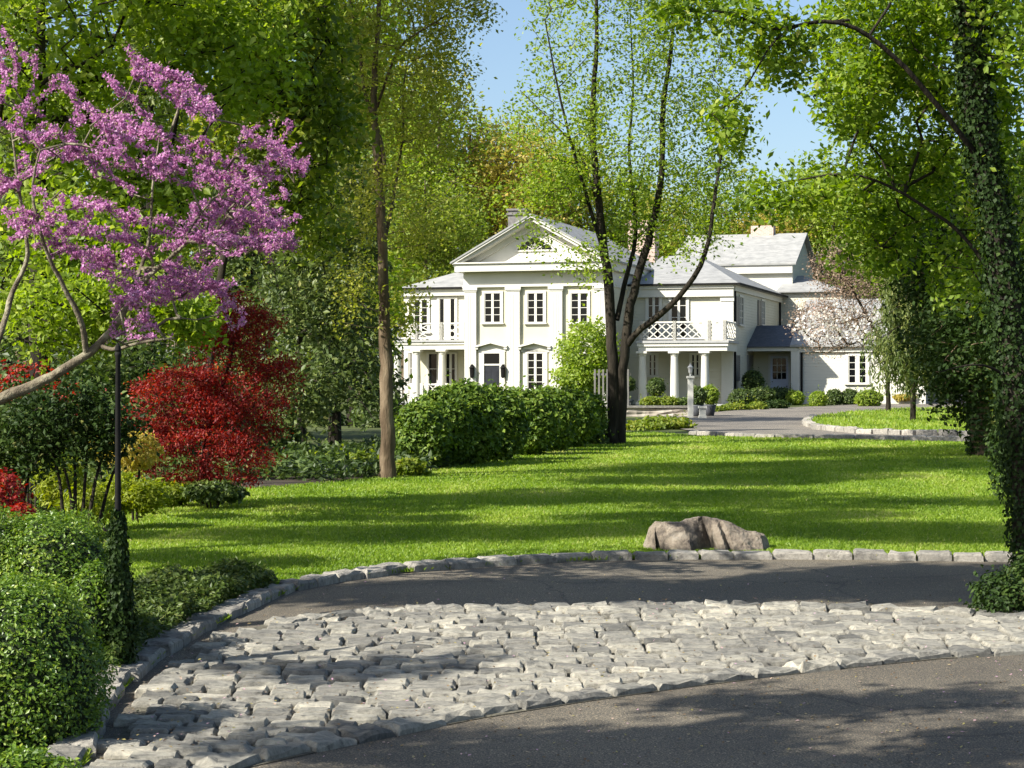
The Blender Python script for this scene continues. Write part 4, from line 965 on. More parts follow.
tree('red_maple', (g_.x, YM, zb), [([(g_.x, YM, zb - .05), P(203, 460, YM), P(208, 430, YM), P(222, 390, YM), P(235, 340, YM), P(242, 312, YM)], .035, .008), ([P(206, 440, YM), P(185, 415, YM), P(160, 395, YM)], .016, .005), ([P(210, 425, YM), P(245, 410, YM - .2), P(268, 400, YM - .2)], .016, .005)],
     blobs(lst, 34), M['bark_dark'], M['lf_red'], 32000, .040, .08, 'deep red Japanese maple at the edge of the lawn under the redbud', rtip=.002, step=.15, wig=.12, aspect=.45, up=.35, flat=.5, direction=(0, 0, -.5), dj=.8)

# ------------------------------------------------------------ shrubs at the left
shrub('chartreuse_shrub', [W(145, 497, 18.5, 24, 17, .25), W(120, 493, 18.6, 22, 20, .25), W(100, 505, 18.3, 22, 16, .25)], 4200, M['lf_chart'], .06, 'low chartreuse shrub at the lawn edge just right of the slim dark post', direction=(0, 0, .5), aspect=.4)
shrub('chartreuse_shrub', [W(60, 480, 17.5, 26, 28, .3), W(85, 505, 17.2, 24, 20, .25)], 3600, M['lf_chart'], .06, 'bright chartreuse shrub seen through the dark stems left of the slim dark post', direction=(0, 0, .5), aspect=.4)
shrub('yellow_shrub', [W(135, 452, 19.5, 24, 20, .3), W(108, 440, 19.7, 20, 22, .3)], 3000, M['lf_gold'], .05, 'yellowish twiggy shrub under the left side of the red maple')
shrub('red_shrub', [W(2, 490, 13.2, 20, 20, .2), W(22, 512, 13.0, 12, 10, .15), W(-20, 500, 13.2, 30, 30, .2)], 1700, M['lf_red'], .038, 'small red-leaved shrub at the left edge above the clipped hedge')
shrub('red_shrub', [W(30, 385, 20, 36, 26, .3), W(75, 400, 20.3, 16, 20, .2)], 900, M['lf_red'], .045, 'dull red shrub showing behind the redbud limb at the left')
def multistem(label, px, Y, tips, lst, leaf, nl, ls, per=30, r=.02, bark='bark_dark', nm='multi_stemmed_shrub', rtip=.0025):
    g_ = P(px, 0, Y); zb = float(gz(Y)); paths = []
    for k, (tx, ty) in enumerate(tips):
        off = (k - len(tips) / 2) * .02
        m_ = P((px + tx) / 2 + random.uniform(-5, 5), (ty + 520) / 2, Y + random.uniform(-.1, .1))
        paths.append(([(g_.x + off, Y, zb - .04), m_, P(tx, ty, Y + random.uniform(-.2, .2))], r, r * .3))
    return tree(nm, (g_.x, Y, zb), paths, blobs(lst, per), M[bark], M[leaf], nl, ls, .07, label, 'shrub', rtip=rtip, step=.15)
multistem('dark multi-stemmed shrub with crooked bare legs left of the slim dark post', 80, 14.5, [(40, 420), (65, 400), (90, 410), (115, 425), (55, 440), (130, 440)], [(60, 410, 14.5, 50, 26, .4), (30, 440, 14.6, 32, 26, .4), (105, 425, 14.5, 26, 24, .3), (75, 450, 14.4, 40, 16, .3, .5)], 'lf_ivy_shade', 6000, .045)
multistem('small dark shrub with thin leaning stems beneath the redbud limb at the left edge', 10, 15.0, [(-20, 400), (15, 420), (40, 440)], [(0, 420, 15, 50, 30, .4), (10, 460, 15, 30, 18, .3)], 'lf_dark', 4500, .045)
# near clipped boxwoods
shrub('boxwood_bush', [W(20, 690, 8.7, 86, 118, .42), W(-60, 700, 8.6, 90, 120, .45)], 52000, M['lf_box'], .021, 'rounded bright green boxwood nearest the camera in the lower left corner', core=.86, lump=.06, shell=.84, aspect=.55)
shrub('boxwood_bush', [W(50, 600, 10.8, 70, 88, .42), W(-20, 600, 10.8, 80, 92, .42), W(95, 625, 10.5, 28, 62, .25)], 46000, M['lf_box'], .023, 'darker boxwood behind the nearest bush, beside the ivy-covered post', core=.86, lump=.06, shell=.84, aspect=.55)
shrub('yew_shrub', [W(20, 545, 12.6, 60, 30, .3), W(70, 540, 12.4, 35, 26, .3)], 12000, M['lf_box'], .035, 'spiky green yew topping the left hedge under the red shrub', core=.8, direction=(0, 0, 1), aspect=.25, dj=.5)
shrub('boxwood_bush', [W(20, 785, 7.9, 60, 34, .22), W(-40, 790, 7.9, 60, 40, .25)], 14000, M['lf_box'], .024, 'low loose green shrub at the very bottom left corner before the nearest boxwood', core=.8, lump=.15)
# slim dark post with ivy round its foot
yp = 10.4; xp = P(118, 0, yp).x; zb = float(gz(yp)); e = empty('garden_post', (xp, yp, zb), 'slim dark post wrapped in ivy at its foot, left of the lawn', 'post')
zt = P(0, 352, yp).z - zb; bm = bmesh.new(); lathe(bm, 0, 0, [(.045, -.05), (.045, .10), (.03, .14), (.020, .2), (.016, zt * .6), (.013, zt - .03), (.017, zt - .02), (.017, zt)], 14); bmo('pole', bm, M['darkmetal'], e, smooth=True)
bm = bmesh.new(); zz = P(0, 524, yp).z - zb; bar(bm, (-.01, 0, zz), (-.065, 0, zz - .035), .012, .012); bar(bm, (-.065, 0, zz - .035), (-.075, 0, zz - .02), .012, .012); bmo('hook', bm, M['darkmetal'], e)
bm = bmesh.new(); lathe(bm, 0, 0, [(.014, zt + .001), (.018, zt + .01), (.014, zt + .03), (.004, zt + .045)], 10); bmo('finial', bm, M['darkmetal'], e)
n = 9000; a_ = rng.uniform(0, 6.283, n); hgt = rng.uniform(0, 1, n) ** .8 * .86; rr = (.020 + .055 * np.clip((.86 - hgt) / .86, 0, 1) ** .5 * rng.uniform(.3, 1.15, n)) * np.where(hgt < .55, 1.25, 1)
nr = np.stack([np.cos(a_), np.sin(a_), 0 * a_], 1); c = nr * rr[:, None]; c[:, 2] = hgt
link('ivy', leaves('ivy', c, .026, .4 + rng.normal(size=n) * .2, .8, 0, (0, 0, -1), .6, nr, 1.0), M['lf_ivy_shade'], e)
# ground cover along the kerb
gc = [tuple(G(*p))[:2] for p in [(108, 690), (155, 652), (195, 628), (240, 606), (278, 592), (262, 588), (200, 590), (150, 598), (120, 606), (112, 640)]]
n = 0; pts = []
gx0, gx1 = min(p[0] for p in gc), max(p[0] for p in gc); gy0, gy1 = min(p[1] for p in gc), max(p[1] for p in gc)
while n < 15000:
    x, y = random.uniform(gx0, gx1), random.uniform(gy0, gy1)
    if inside((x, y), gc): pts.append((x, y)); n += 1
pts = np.array(pts); hh = .10 + .05 * np.sin(pts[:, 0] * 9) * np.sin(pts[:, 1] * 7)
c = np.stack([pts[:, 0], pts[:, 1], gz(pts[:, 1]) + .04 + hh * rng.uniform(0, 1, n) ** .5 * 1.3], 1)
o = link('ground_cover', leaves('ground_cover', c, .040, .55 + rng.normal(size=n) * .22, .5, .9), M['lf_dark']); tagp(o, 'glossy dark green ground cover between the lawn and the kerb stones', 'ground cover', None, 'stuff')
# dark low leaves over dark soil, added to give the bed its shade
pts = []
ub = [tuple(G(*p))[:2] for p in bed_m]
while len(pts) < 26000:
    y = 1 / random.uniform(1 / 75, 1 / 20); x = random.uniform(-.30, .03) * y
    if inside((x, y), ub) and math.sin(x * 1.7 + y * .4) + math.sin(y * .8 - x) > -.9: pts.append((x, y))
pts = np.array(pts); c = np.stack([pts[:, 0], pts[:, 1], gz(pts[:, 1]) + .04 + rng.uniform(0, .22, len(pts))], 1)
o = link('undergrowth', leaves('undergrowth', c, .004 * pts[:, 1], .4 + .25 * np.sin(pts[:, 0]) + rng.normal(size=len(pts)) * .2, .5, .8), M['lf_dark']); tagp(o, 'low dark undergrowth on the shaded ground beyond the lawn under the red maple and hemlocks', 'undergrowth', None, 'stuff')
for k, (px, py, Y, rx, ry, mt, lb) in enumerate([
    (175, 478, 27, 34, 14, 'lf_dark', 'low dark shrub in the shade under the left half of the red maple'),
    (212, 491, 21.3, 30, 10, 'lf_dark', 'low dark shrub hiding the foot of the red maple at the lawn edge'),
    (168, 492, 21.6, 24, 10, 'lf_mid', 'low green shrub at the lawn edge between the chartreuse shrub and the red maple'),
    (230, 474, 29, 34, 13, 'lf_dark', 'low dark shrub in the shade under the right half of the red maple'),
    (285, 468, 33, 26, 14, 'lf_ivy_shade', 'dark spreading shrub right of the red maple beside the sunlit clearing'),
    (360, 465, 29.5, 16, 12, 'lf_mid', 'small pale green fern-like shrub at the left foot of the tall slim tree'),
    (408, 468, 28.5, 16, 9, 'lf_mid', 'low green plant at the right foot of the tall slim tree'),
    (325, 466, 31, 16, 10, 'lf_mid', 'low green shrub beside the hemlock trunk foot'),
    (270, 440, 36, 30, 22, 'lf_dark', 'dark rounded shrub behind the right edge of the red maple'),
    (300, 420, 60, 40, 26, 'lf_ivy_shade', 'dark shrub far back beyond the sunlit clearing'),
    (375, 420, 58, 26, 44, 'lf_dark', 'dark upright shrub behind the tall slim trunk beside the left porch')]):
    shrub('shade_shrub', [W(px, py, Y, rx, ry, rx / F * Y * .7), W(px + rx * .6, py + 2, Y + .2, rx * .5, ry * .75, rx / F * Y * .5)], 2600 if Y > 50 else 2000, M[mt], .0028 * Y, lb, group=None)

# ------------------------------------------------------------ big hedge before the house
def hedge_lumps(spec):
    out = []
    for px, top, bot, rx, Y in spec:
        out.append(W(px, (top + bot) / 2, Y, rx, (bot - top) / 2 * 1.02, rx / F * Y * .9))
    return out
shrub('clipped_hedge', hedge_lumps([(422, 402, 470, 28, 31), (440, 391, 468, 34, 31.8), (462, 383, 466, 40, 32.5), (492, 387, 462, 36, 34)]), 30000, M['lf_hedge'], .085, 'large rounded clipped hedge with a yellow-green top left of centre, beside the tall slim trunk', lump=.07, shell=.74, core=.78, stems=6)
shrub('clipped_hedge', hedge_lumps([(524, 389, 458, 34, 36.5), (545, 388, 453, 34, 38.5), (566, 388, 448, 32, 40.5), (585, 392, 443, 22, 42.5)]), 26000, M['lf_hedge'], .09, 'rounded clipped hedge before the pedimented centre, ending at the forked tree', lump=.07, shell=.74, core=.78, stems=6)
shrub('low_shrub', [W(664, 424, 56, 28, 7, .6), W(642, 428, 55, 20, 5, .5)], 2600, M['lf_mid'], .13, 'low dark green planting at the foot of the stone wall behind the forked tree')
shrub('low_shrub', [W(601, 445, 42.5, 9, 9, .2)], 900, M['lf_dark'], .06, 'small dark clump at the left foot of the forked tree')
shrub('potted_tree_shrub', [W(588, 352, 88, 32, 34, 1.2), W(578, 380, 88, 26, 22, 1.0), W(600, 372, 88, 18, 30, .8)], 9000, M['lf_light'], .17, 'round light green small tree covering the right-hand windows of the centre block', cat='tree', stems=4, shell=.55)['label']
# ------------------------------------------------------------ planting and posts at the house
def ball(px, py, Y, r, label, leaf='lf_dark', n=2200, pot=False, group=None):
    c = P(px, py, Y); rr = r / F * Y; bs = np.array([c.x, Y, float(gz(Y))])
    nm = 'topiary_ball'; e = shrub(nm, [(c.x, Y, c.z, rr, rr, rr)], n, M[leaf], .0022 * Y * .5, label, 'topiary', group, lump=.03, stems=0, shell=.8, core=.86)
    hz = c.z - bs[2] - rr
    if pot and hz > .3:
        bm = bmesh.new(); lathe(bm, 0, 0, [(.16, 0), (.22, .28), (.25, .40), (.26, .44), (.20, .44)], 14); bmo('pot', bm, M['slate'], e, smooth=True)
        bm = bmesh.new(); lathe(bm, 0, 0, [(.03, .42), (.025, hz + rr * .5)], 8); bmo('stem', bm, M['bark_dark'], e, smooth=True)
    return e
ball(697, 396, 73, 9.5, 'dark topiary ball behind the white lantern post', pot=True)
ball(709.5, 395, 74, 9.5, 'sunlit yellow-green topiary ball just right of the dark one by the white post', 'lf_light', pot=True)  # sunlight is put into its paler leaf colour
ball(656, 387, 86, 9, 'dark topiary ball between the left and middle columns of the right porch', pot=True)
ball(628, 384, 86, 7, 'dark topiary ball half hidden behind the forked trunk', pot=True)
ball(753, 381, 97, 11, 'large dark topiary ball standing before the side entry of the house', pot=True)  # the shade it stands in is put into the dark leaf colour
for px, py, rx, ry, Y, mt, lb in [
    (795, 398, 9, 7, 96, 'lf_light', 'small light green bush left of the round bright bush by the low wing'),
    (818, 400, 9, 9, 93, 'lf_light', 'round bright yellow-green bush by the drive before the low wing'),
    (834, 398, 9, 9, 97, 'lf_dark', 'dark bush between the round bright bush and the low wing window'),
    (850, 398, 9, 9, 97, 'lf_dark', 'dark bush left of the large clipped bush under the low wing window'),
    (869, 398.5, 14, 9.5, 93, 'lf_light', 'large clipped green bush under the double window of the low wing'),
    (780, 395, 16, 8, 98, 'lf_dark', 'dark low bush in front of the side entry door'),
    (762, 395, 14, 8, 95, 'lf_dark', 'dark low bush at the foot of the large topiary ball'),
    (742, 398, 14, 9, 92, 'lf_dark', 'dark bush at the corner downspout of the right wing'),
    (735, 408, 16, 4.5, 85, 'lf_mid', 'low clipped light green edging bush right of the porch'),
    (712, 410, 12, 4, 83, 'lf_mid', 'low clipped edging bush beside the short white post'),
    (757, 407, 10, 4.5, 86, 'lf_mid', 'low pale edging plant at the drive edge before the side entry'),
    (775, 405, 14, 5, 88, 'lf_ivy_shade', 'spreading dark plant with arching leaves at the drive edge'),
    (668, 402, 12, 5, 84, 'lf_mid', 'low plants at the foot of the middle porch column'),
    (650, 402, 10, 5, 84, 'lf_mid', 'low plants at the foot of the left porch column'),
    (686, 403, 10, 5, 84, 'lf_dark', 'low dark plants right of the middle porch column'),
    (905, 397, 12, 3, 98, 'lf_gold', 'low brownish ground planting at the foot of the low wing wall')]:
    shrub('house_bush', [W(px, py, Y, rx, ry, rx / F * Y * .8)], 1700, M[mt], .11, lb, 'bush', 'bushes planted along the house', lump=.05, stems=0, shell=.8, core=.85)
# low stone wall
m_, nt, b = mat('rubble_stone'); v_ = coords(nt); vo = nt.nodes.new('ShaderNodeTexVoronoi'); vo.inputs['Scale'].default_value = 3.2; nt.links.new(v_, vo.inputs[0])
r_ = ramp(nt, [(0, (.30, .26, .20)), (.5, (.42, .38, .31)), (1, (.24, .20, .16))]); nt.links.new(vo.outputs['Color'], r_.inputs[0]); nt.links.new(r_.outputs[0], b.inputs[0]); bump(nt, b, vo.outputs['Distance'], 1, .08); b.inputs['Roughness'].default_value = .9
M['rubble'] = m_
yw = 74; x0, x1 = P(612, 0, yw).x, P(688, 0, yw).x; zb = float(gz(yw)); e = empty('garden_wall', ((x0 + x1) / 2, yw, zb), 'low rough stone wall in front of the right porch columns', 'wall')
bm = bmesh.new(); hw = (x1 - x0) / 2; zt = P(0, 406.5, yw).z - zb; box(bm, -hw, hw, -.25, .25, -.2, zt - .06)
bmesh.ops.subdivide_edges(bm, edges=bm.edges, cuts=6, use_grid_fill=True)
for v in bm.verts: v.co += Vector((random.gauss(0, .012), random.gauss(0, .02), random.gauss(0, .012)))
bmo('stonework', bm, M['rubble'], e); bm = bmesh.new(); box(bm, -hw - .05, hw + .05, -.31, .31, zt - .058, zt + .03); bmo('coping', bm, M['kerb'], e, bevel=.01)
# white posts
def gatepost(px, top, bot, wpx, Y, label, lantern):
    x = P(px, 0, Y).x; zb = float(gz(Y)); w_ = wpx / F * Y / 2; h = P(0, top, Y).z - zb; e = empty('gate_post', (x, Y, zb), label, 'post')
    bm = bmesh.new(); box(bm, -w_, w_, -w_, w_, -.1, h - .08); box(bm, -w_ * 1.25, w_ * 1.25, -w_ * 1.25, w_ * 1.25, -.1, .12) if not lantern else None
    bmo('shaft', bm, M['white'], e); bm = bmesh.new(); box(bm, -w_ * 1.4, w_ * 1.4, -w_ * 1.4, w_ * 1.4, h - .078, h); bmo('cap', bm, M['white'], e)
    if lantern:
        bm = bmesh.new(); lathe(bm, 0, 0, [(.03, h), (.035, h + .08), (.07, h + .12), (.09, h + .28), (.12, h + .30), (.03, h + .40), (.01, h + .46)], 6); bmo('lantern', bm, M['deck'], e)
gatepost(690.5, 376, 418, 5.2, 71, 'tall white square post with a lantern on top before the right porch', True)
gatepost(702.5, 406, 420, 6, 70, 'short stout white post at the drive corner right of the lantern post', False)
# pickets near the forked trunk
yf = 82; x0 = P(594, 0, yf).x; e = empty('picket_fence', (x0, yf, float(gz(yf))), 'grey upright picket fence between the round small tree and the forked trunk', 'fence')
bm = bmesh.new()
for k in range(9): x = k * .17; box(bm, x, x + .07, 0, .03, 0, 1.75)
bmo('pickets', bm, M['dgrey'], e); bm = bmesh.new(); box(bm, -.02, 1.5, .031, .08, .3, .38); box(bm, -.02, 1.5, .031, .08, 1.5, 1.58); bmo('rails', bm, M['dgrey'], e)
e.children[0]['kind'] = 'part'; del e.children[0]['kind']
# weathered gate beyond the low wing
yf = 99; x0 = P(929, 0, yf).x; zb = float(gz(yf)); e = empty('board_fence', (x0, yf, zb), 'weathered grey board fence at the right end of the low wing', 'fence')
bm = bmesh.new()
for k in range(11): x = k * .17; box(bm, x, x + .155, random.uniform(0, .01), .03, 0, 2.15 + random.uniform(-.03, .03))
bmo('boards', bm, M['dgrey'], e); bm = bmesh.new(); box(bm, 0, 1.86, .032, .1, .3, .42); box(bm, 0, 1.86, .032, .1, 1.7, 1.82); bmo('rails', bm, M['dgrey'], e)

# ------------------------------------------------------------ boulder
YB = GY(557.5) + .45; bl = P(645, 558, YB); br = P(771, 558, YB); cx = (bl.x + br.x) / 2; hw = (br.x - bl.x) / 2; zb = float(gz(YB)); hb_ = 35 / F * YB
m_, nt, b = mat('boulder_rock'); v_ = coords(nt); n1 = noise(nt, 5, 9, .7, v_); r_ = ramp(nt, [(.30, (.04, .035, .03)), (.43, (.16, .13, .10)), (.54, (.33, .27, .20)), (.70, (.48, .42, .33))])
nt.links.new(n1.outputs[0], r_.inputs[0]); nt.links.new(r_.outputs[0], b.inputs[0]); n2 = noise(nt, 22, 9, .75, v_); bump(nt, b, n2.outputs[0], 1.0, .07); b.inputs['Roughness'].default_value = .9
from mathutils import noise as mn
NU, NV = 110, 70
px_ = np.array([645, 651, 657, 668, 680, 683, 694, 703, 708, 714, 718, 722, 740, 757, 766, 771.])
fy_ = np.array([.05, .50, .72, .90, .96, .86, .45, .20, .80, .96, .74, .94, .86, .70, .45, .05])      # how far the foot reaches forward
tx_ = np.array([645, 650, 656, 668, 680, 695, 706, 716, 727, 738, 747, 755, 764, 768, 771.])
tz_ = np.array([8, 24, 31, 31.5, 31, 33.5, 34.5, 34, 31.5, 27, 23, 22, 19, 12, 3.])
V, Fc = [], []
for i in range(NU):
    u = i / (NU - 1); xx = 645 + 126 * u
    for j in range(NV):
        v_ = j / (NV - 1)                                   # 0 front foot, .5 crest, 1 back foot
        if v_ < .5: k = v_ / .5; z = k ** .9; lean = 1 - .62 * k ** 1.3
        else: k = (v_ - .5) / .5; z = math.sqrt(max(0, 1 - k * k)); lean = .38 - 1.1 * k
        xs_ = xx + (9 * z if v_ < .5 else 9 * z) * (1 if 680 < xx < 725 else .3) * -1 * (0 if xx > 760 or xx < 650 else 1)
        top = float(np.interp(xx, tx_, tz_)) / F * YB * 1.10; fwd = float(np.interp(xx - 11 * (1 - z) * (1 if 655 < xx < 760 else 0), px_, fy_)) if v_ < .5 else float(np.interp(xx, px_, fy_))
        p_ = Vector(((xx - 708) / F * YB, -fwd * .48 * lean, z * top - .03))
        q_ = p_ * 5; f_ = mn.fractal(q_ + Vector((3, 7, 1)), .8, 2.2, 6) * .022 + mn.ridged_multi_fractal(p_ * 9, .9, 2.0, 4, 1.0, 2.0) * .007
        d_ = Vector((p_.x * .6, -.6 if v_ < .55 else .5, .6)).normalized(); p_ += d_ * f_ * (0.4 + .6 * min(1, z * 3))
        V.append(tuple(p_))
for i in range(NU - 1):
    for j in range(NV - 1): Fc.append((i * NV + j, (i + 1) * NV + j, (i + 1) * NV + j + 1, i * NV + j + 1))
bm = bmesh.new(); me_ = fastmesh('tmp', V, Fc); bm.from_mesh(me_); bpy.data.meshes.remove(me_)
o = bmo('boulder', bm, m_); o.location = (cx, YB + .10, zb); tagp(o, 'craggy tan boulder lying on the grass just behind the kerb', 'boulder')
for p in o.data.polygons: p.use_smooth = False

# ------------------------------------------------------------ right side
YT = 14.3
tp = bpath([(1046, 640), (1036, 560), (1027, 480), (1018, 400), (1008, 300), (996, 220), (982, 150), (972, 60), (968, -60)], YT); tp[0].z = float(gz(YT)) - .1
b1 = bpath([(985, 165), (950, 120, -.2), (900, 60, -.4), (850, 20, -.5), (800, 22, -.6), (770, 36, -.6), (742, 14, -.7), (712, 8, -.7), (668, 14, -.8)], YT)
b2 = bpath([(850, 20, -.5), (790, 24, -.6), (768, 45, -.7), (750, 85, -.7), (728, 108, -.7), (712, 114, -.7)], YT)
b3 = bpath([(1005, 290), (960, 230, .3), (900, 190, .5), (850, 170, .6), (800, 180, .8)], YT)
b4 = bpath([(1012, 380), (980, 360, -.3), (940, 372, -.4)], YT)
lst = [(880, 30, YT + 1, 70, 60, .8, 1.3), (960, 50, YT + .8, 60, 80, .8, 1.1), (905, 120, YT + 1.2, 60, 60, .8, 1.0), (850, 100, YT + .8, 40, 40, .6, .5), (790, 50, YT - .3, 40, 30, .4, .35), (745, 22, YT - .6, 30, 16, .3, .15), (690, 8, YT - .8, 30, 12, .3, .15), (900, 200, YT + 1.4, 60, 40, .8, .75), (830, 190, YT + 1, 45, 24, .6, .35), (775, 195, YT + .9, 34, 20, .5, .18), (730, 120, YT - .6, 22, 20, .3, .12), (870, 250, YT + 1.5, 40, 22, .6, .4), (1000, 180, YT + .5, 30, 90, .6, .7), (940, -50, YT, 120, 50, 1.2, 1), (1000, 30, YT, 40, 60, .8, .5), (970, 270, YT + 1, 40, 40, .6, .35)]
ends = blobs(lst, 95)
e, nodes, par, rad = tree('large_ivy_tree', (tp[0].x, YT, float(gz(YT))), [(tp, .125, .07), (b1, .022, .007), (b2, .010, .004), (b3, .018, .006), (b4, .012, .004)], ends, M['bark_dark'], M['lf_right'], 33000, .058, .08,
     'large dark leaning tree wrapped in ivy at the right edge', rtip=.0025, step=.2, wig=.14)
base = np.array(e.location); q, t = resample(tp, .06); n = 15000; i = rng.integers(0, int(len(q) * .98), n); a_ = rng.uniform(0, 6.283, n); nr = np.stack([np.cos(a_), np.sin(a_), 0 * a_], 1)
rr = .09 + .09 * (1 - t[i]) * rng.uniform(.3, 1.3, n); c = q[i] + nr * rr[:, None] + rng.normal(size=(n, 3)) * .02
link('ivy', leaves('ivy', c - base, .034, .25 + rng.normal(size=n) * .2, .8, 0, (0, 0, -1), .6, nr, 1.0), M['lf_ivy_shade'], e)
shrub('ivy_mound', [W(1004, 598, 12.6, 32, 24, .25), W(1045, 590, 12.8, 50, 40, .3)], 7000, M['lf_ivy_shade'], .034, 'dark ivy mound spilling onto the asphalt at the foot of the big right-hand tree', stems=2)
shrub('leafy_shrub', [W(1012, 440, 16, 24, 60, .3), W(1035, 420, 16, 40, 80, .4)], 6000, M['lf_ivy_shade'], .045, 'dark glossy leafy shrub against the right edge between the two ivy-covered trunks', stems=3)
# second trunk
Y3 = GY(457); tp = bpath([(983, 459), (983, 430), (980, 390), (974, 330), (968, 260), (960, 180)], Y3); 
ends = blobs([(980, 290, Y3, 55, 70, 1.6, 1.3), (1010, 350, Y3, 40, 60, 1.6, 1.2), (940, 265, Y3 + 1, 45, 45, 1.5, 1.0), (1000, 200, Y3, 50, 60, 1.6, 1.1), (940, 330, Y3 + 2, 30, 36, 1, .5), (1015, 420, Y3 + 1, 34, 40, 1, 1), (960, 375, Y3 + 1, 30, 40, 1, .9), (975, 330, Y3 - 1, 45, 50, 1.2, 1.2), (905, 230, Y3 + 1, 36, 36, 1.2, .5)], 80)
e, *_ = tree('ivy_trunk_tree', (tp[0].x, Y3, float(gz(Y3))), [(tp, .21, .12)], ends, M['bark_warm'], M['lf_ivy_shade'], 34000, .10, .20, 'tree with a half tan, half ivy-covered trunk at the right end of the lawn', step=.4)  # crown wears the dark ivy leaf: shade of this side put into colour
base = np.array(e.location); q, t = resample(tp, .1); n = 4200; i = rng.integers(0, len(q), n); a_ = rng.uniform(2.4, 4.9, n); nr = np.stack([np.cos(a_), np.sin(a_), 0 * a_], 1)
c = q[i] + nr * (.20 + .10 * rng.uniform(0, 1, n))[:, None]; link('ivy', leaves('ivy', c - base, .08, .35 + rng.normal(size=n) * .22, .8, 0, (0, 0, -1), .6, nr, 1), M['lf_ivy_shade'], e)
n = 900; i = rng.integers(0, len(q) // 2, n); a_ = rng.uniform(-1.2, .2, n); nr = np.stack([np.cos(a_), np.sin(a_), 0 * a_], 1); c = q[i] + nr * (.20 + .08 * rng.uniform(0, 1, n))[:, None]
link('creeper', leaves('creeper', c - base, .09, .5 + rng.normal(size=n) * .2, .8, 0, (0, 0, -1), .6, nr, 1), M['lf_chart'], e)
# weeping conifer before the low wing
YW = 62; g_ = P(913, 0, YW); zb = float(gz(YW)); base = np.array([g_.x, YW, zb]); e = empty('weeping_conifer', base, 'weeping conifer with hanging green curtains before the low right wing', 'conifer')
tpts = [(0, 0, -.1), (0, 0, 1.2), (.05, 0, 3), (0, 0, P(0, 215, YW).z - zb)]; q, t = resample(tpts, .3); V, Fc = tube(q, .10 * (1 - t * .8), 8, .05); Vs, Fs, off = [V], [Fc], len(V); C_, cl = [], []
for k in range(260):
    a_ = random.uniform(0, 6.283); z0 = random.uniform(2.0, tpts[-1][2]); u = (z0 - 2.2) / (tpts[-1][2] - 2.2); L = random.uniform(.5, 1.9) * (1 - u * .45)
    s = np.linspace(0, 1, 6); dr = np.array([math.cos(a_), math.sin(a_), 0]); pts = dr[None] * (s * L)[:, None]; pts[:, 2] = z0 + .15 * s - .5 * s ** 2
    v, f = tube(pts, .02 * (1 - s * .8) + .004, 4); Vs.append(v); Fs.append(f + off); off += len(v)
    for h in range(9):
        s0 = random.uniform(.3, 1); p0 = dr * s0 * L + np.array([random.gauss(0, .1), random.gauss(0, .1), z0 + .15 * s0 - .5 * s0 ** 2]); ln = random.uniform(.4, 1.3); m_ = 14
        c = p0[None] - np.array([[0, 0, 1.]]) * (rng.uniform(0, 1, m_) * ln)[:, None] + rng.normal(size=(m_, 3)) * .03; C_.append(c); cl.append(np.full(m_, random.uniform(-.25, .25)))
link('trunk', fastmesh('trunk', np.concatenate(Vs), np.concatenate(Fs), smooth=True), M['bark_dark'], e)
c = np.concatenate(C_); c[:, 2] = np.maximum(c[:, 2], .9); link('needles', leaves('needles', c, .17, .6 + np.concatenate(cl) + rng.normal(size=len(c)) * .12, .3, 0, (0, 0, -1), .25), M['lf_hemlock'], e)
# magnolia, mostly bare and pinkish
YG = 78; lst = [(838, 268, YG, 32, 26, 1.0, 1), (850, 300, YG, 36, 26, 1.2, 1.3), (815, 320, YG, 26, 18, 1, .8), (860, 330, YG, 26, 18, 1, .7), (830, 345, YG, 24, 10, 1, .3)]
g_ = P(902, 0, YG); zb = float(gz(YG)); tp = [(P(888, 0, YG).x, YG, zb - .1), P(888, 375, YG), P(882, 345, YG), P(868, 318, YG), P(850, 285, YG), P(838, 255, YG)]
e, nodes, par, rad = tree('magnolia_tree', (g_.x, YG, zb), [(tp, .10, .03), (bpath([(885, 332), (860, 340), (835, 352), (815, 352)], YG), .03, .01)], blobs(lst, 130), M['bark_dark'], M['lf_brown'], 12000, .075, .22, 'leafless magnolia with brownish twigs and fading pale blossom before the low wing roof', step=.35, rtip=.009, crown='twig_buds')
lowends = blobs([(850, 325, YG - .8, 38, 18, .8), (815, 325, YG - .8, 26, 16, .8)], 260); n = 550; c = lowends[rng.integers(0, len(lowends), n)] + rng.normal(size=(n, 3)) * .1
link('blossom', leaves('blossom', c - np.array(e.location), .13, .6 + rng.normal(size=n) * .3, .7, 0), M['bl_pale'], e)
for px, Y, tp_, r_, n, lb in [(1000, 105, 120, 70, 9000, 'dark conifer behind the ivy trunk at the far right'), (955, 118, 150, 60, 9000, 'dark conifer beyond the board fence at the right end of the low wing'), (1060, 60, -50, 90, 12000, 'tall dark conifer cut by the right edge of the photo')]:
    conifer(px, Y, tp_, r_, n, lb, ls=.003 * Y, leaf='lf_dark', droop=.2, nm='dark_conifer')
for px, py, Y, rx, ry, lb in [(960, 395, 103, 26, 20, 'dark shrub in the gap between the board fence and the ivy trunk'), (1010, 400, 60, 30, 36, 'dark shrub behind the ivy trunk at the right edge')]:
    shrub('shade_shrub', [W(px, py, Y, rx, ry, 1)], 2600, M['lf_dark'], .0028 * Y, lb)

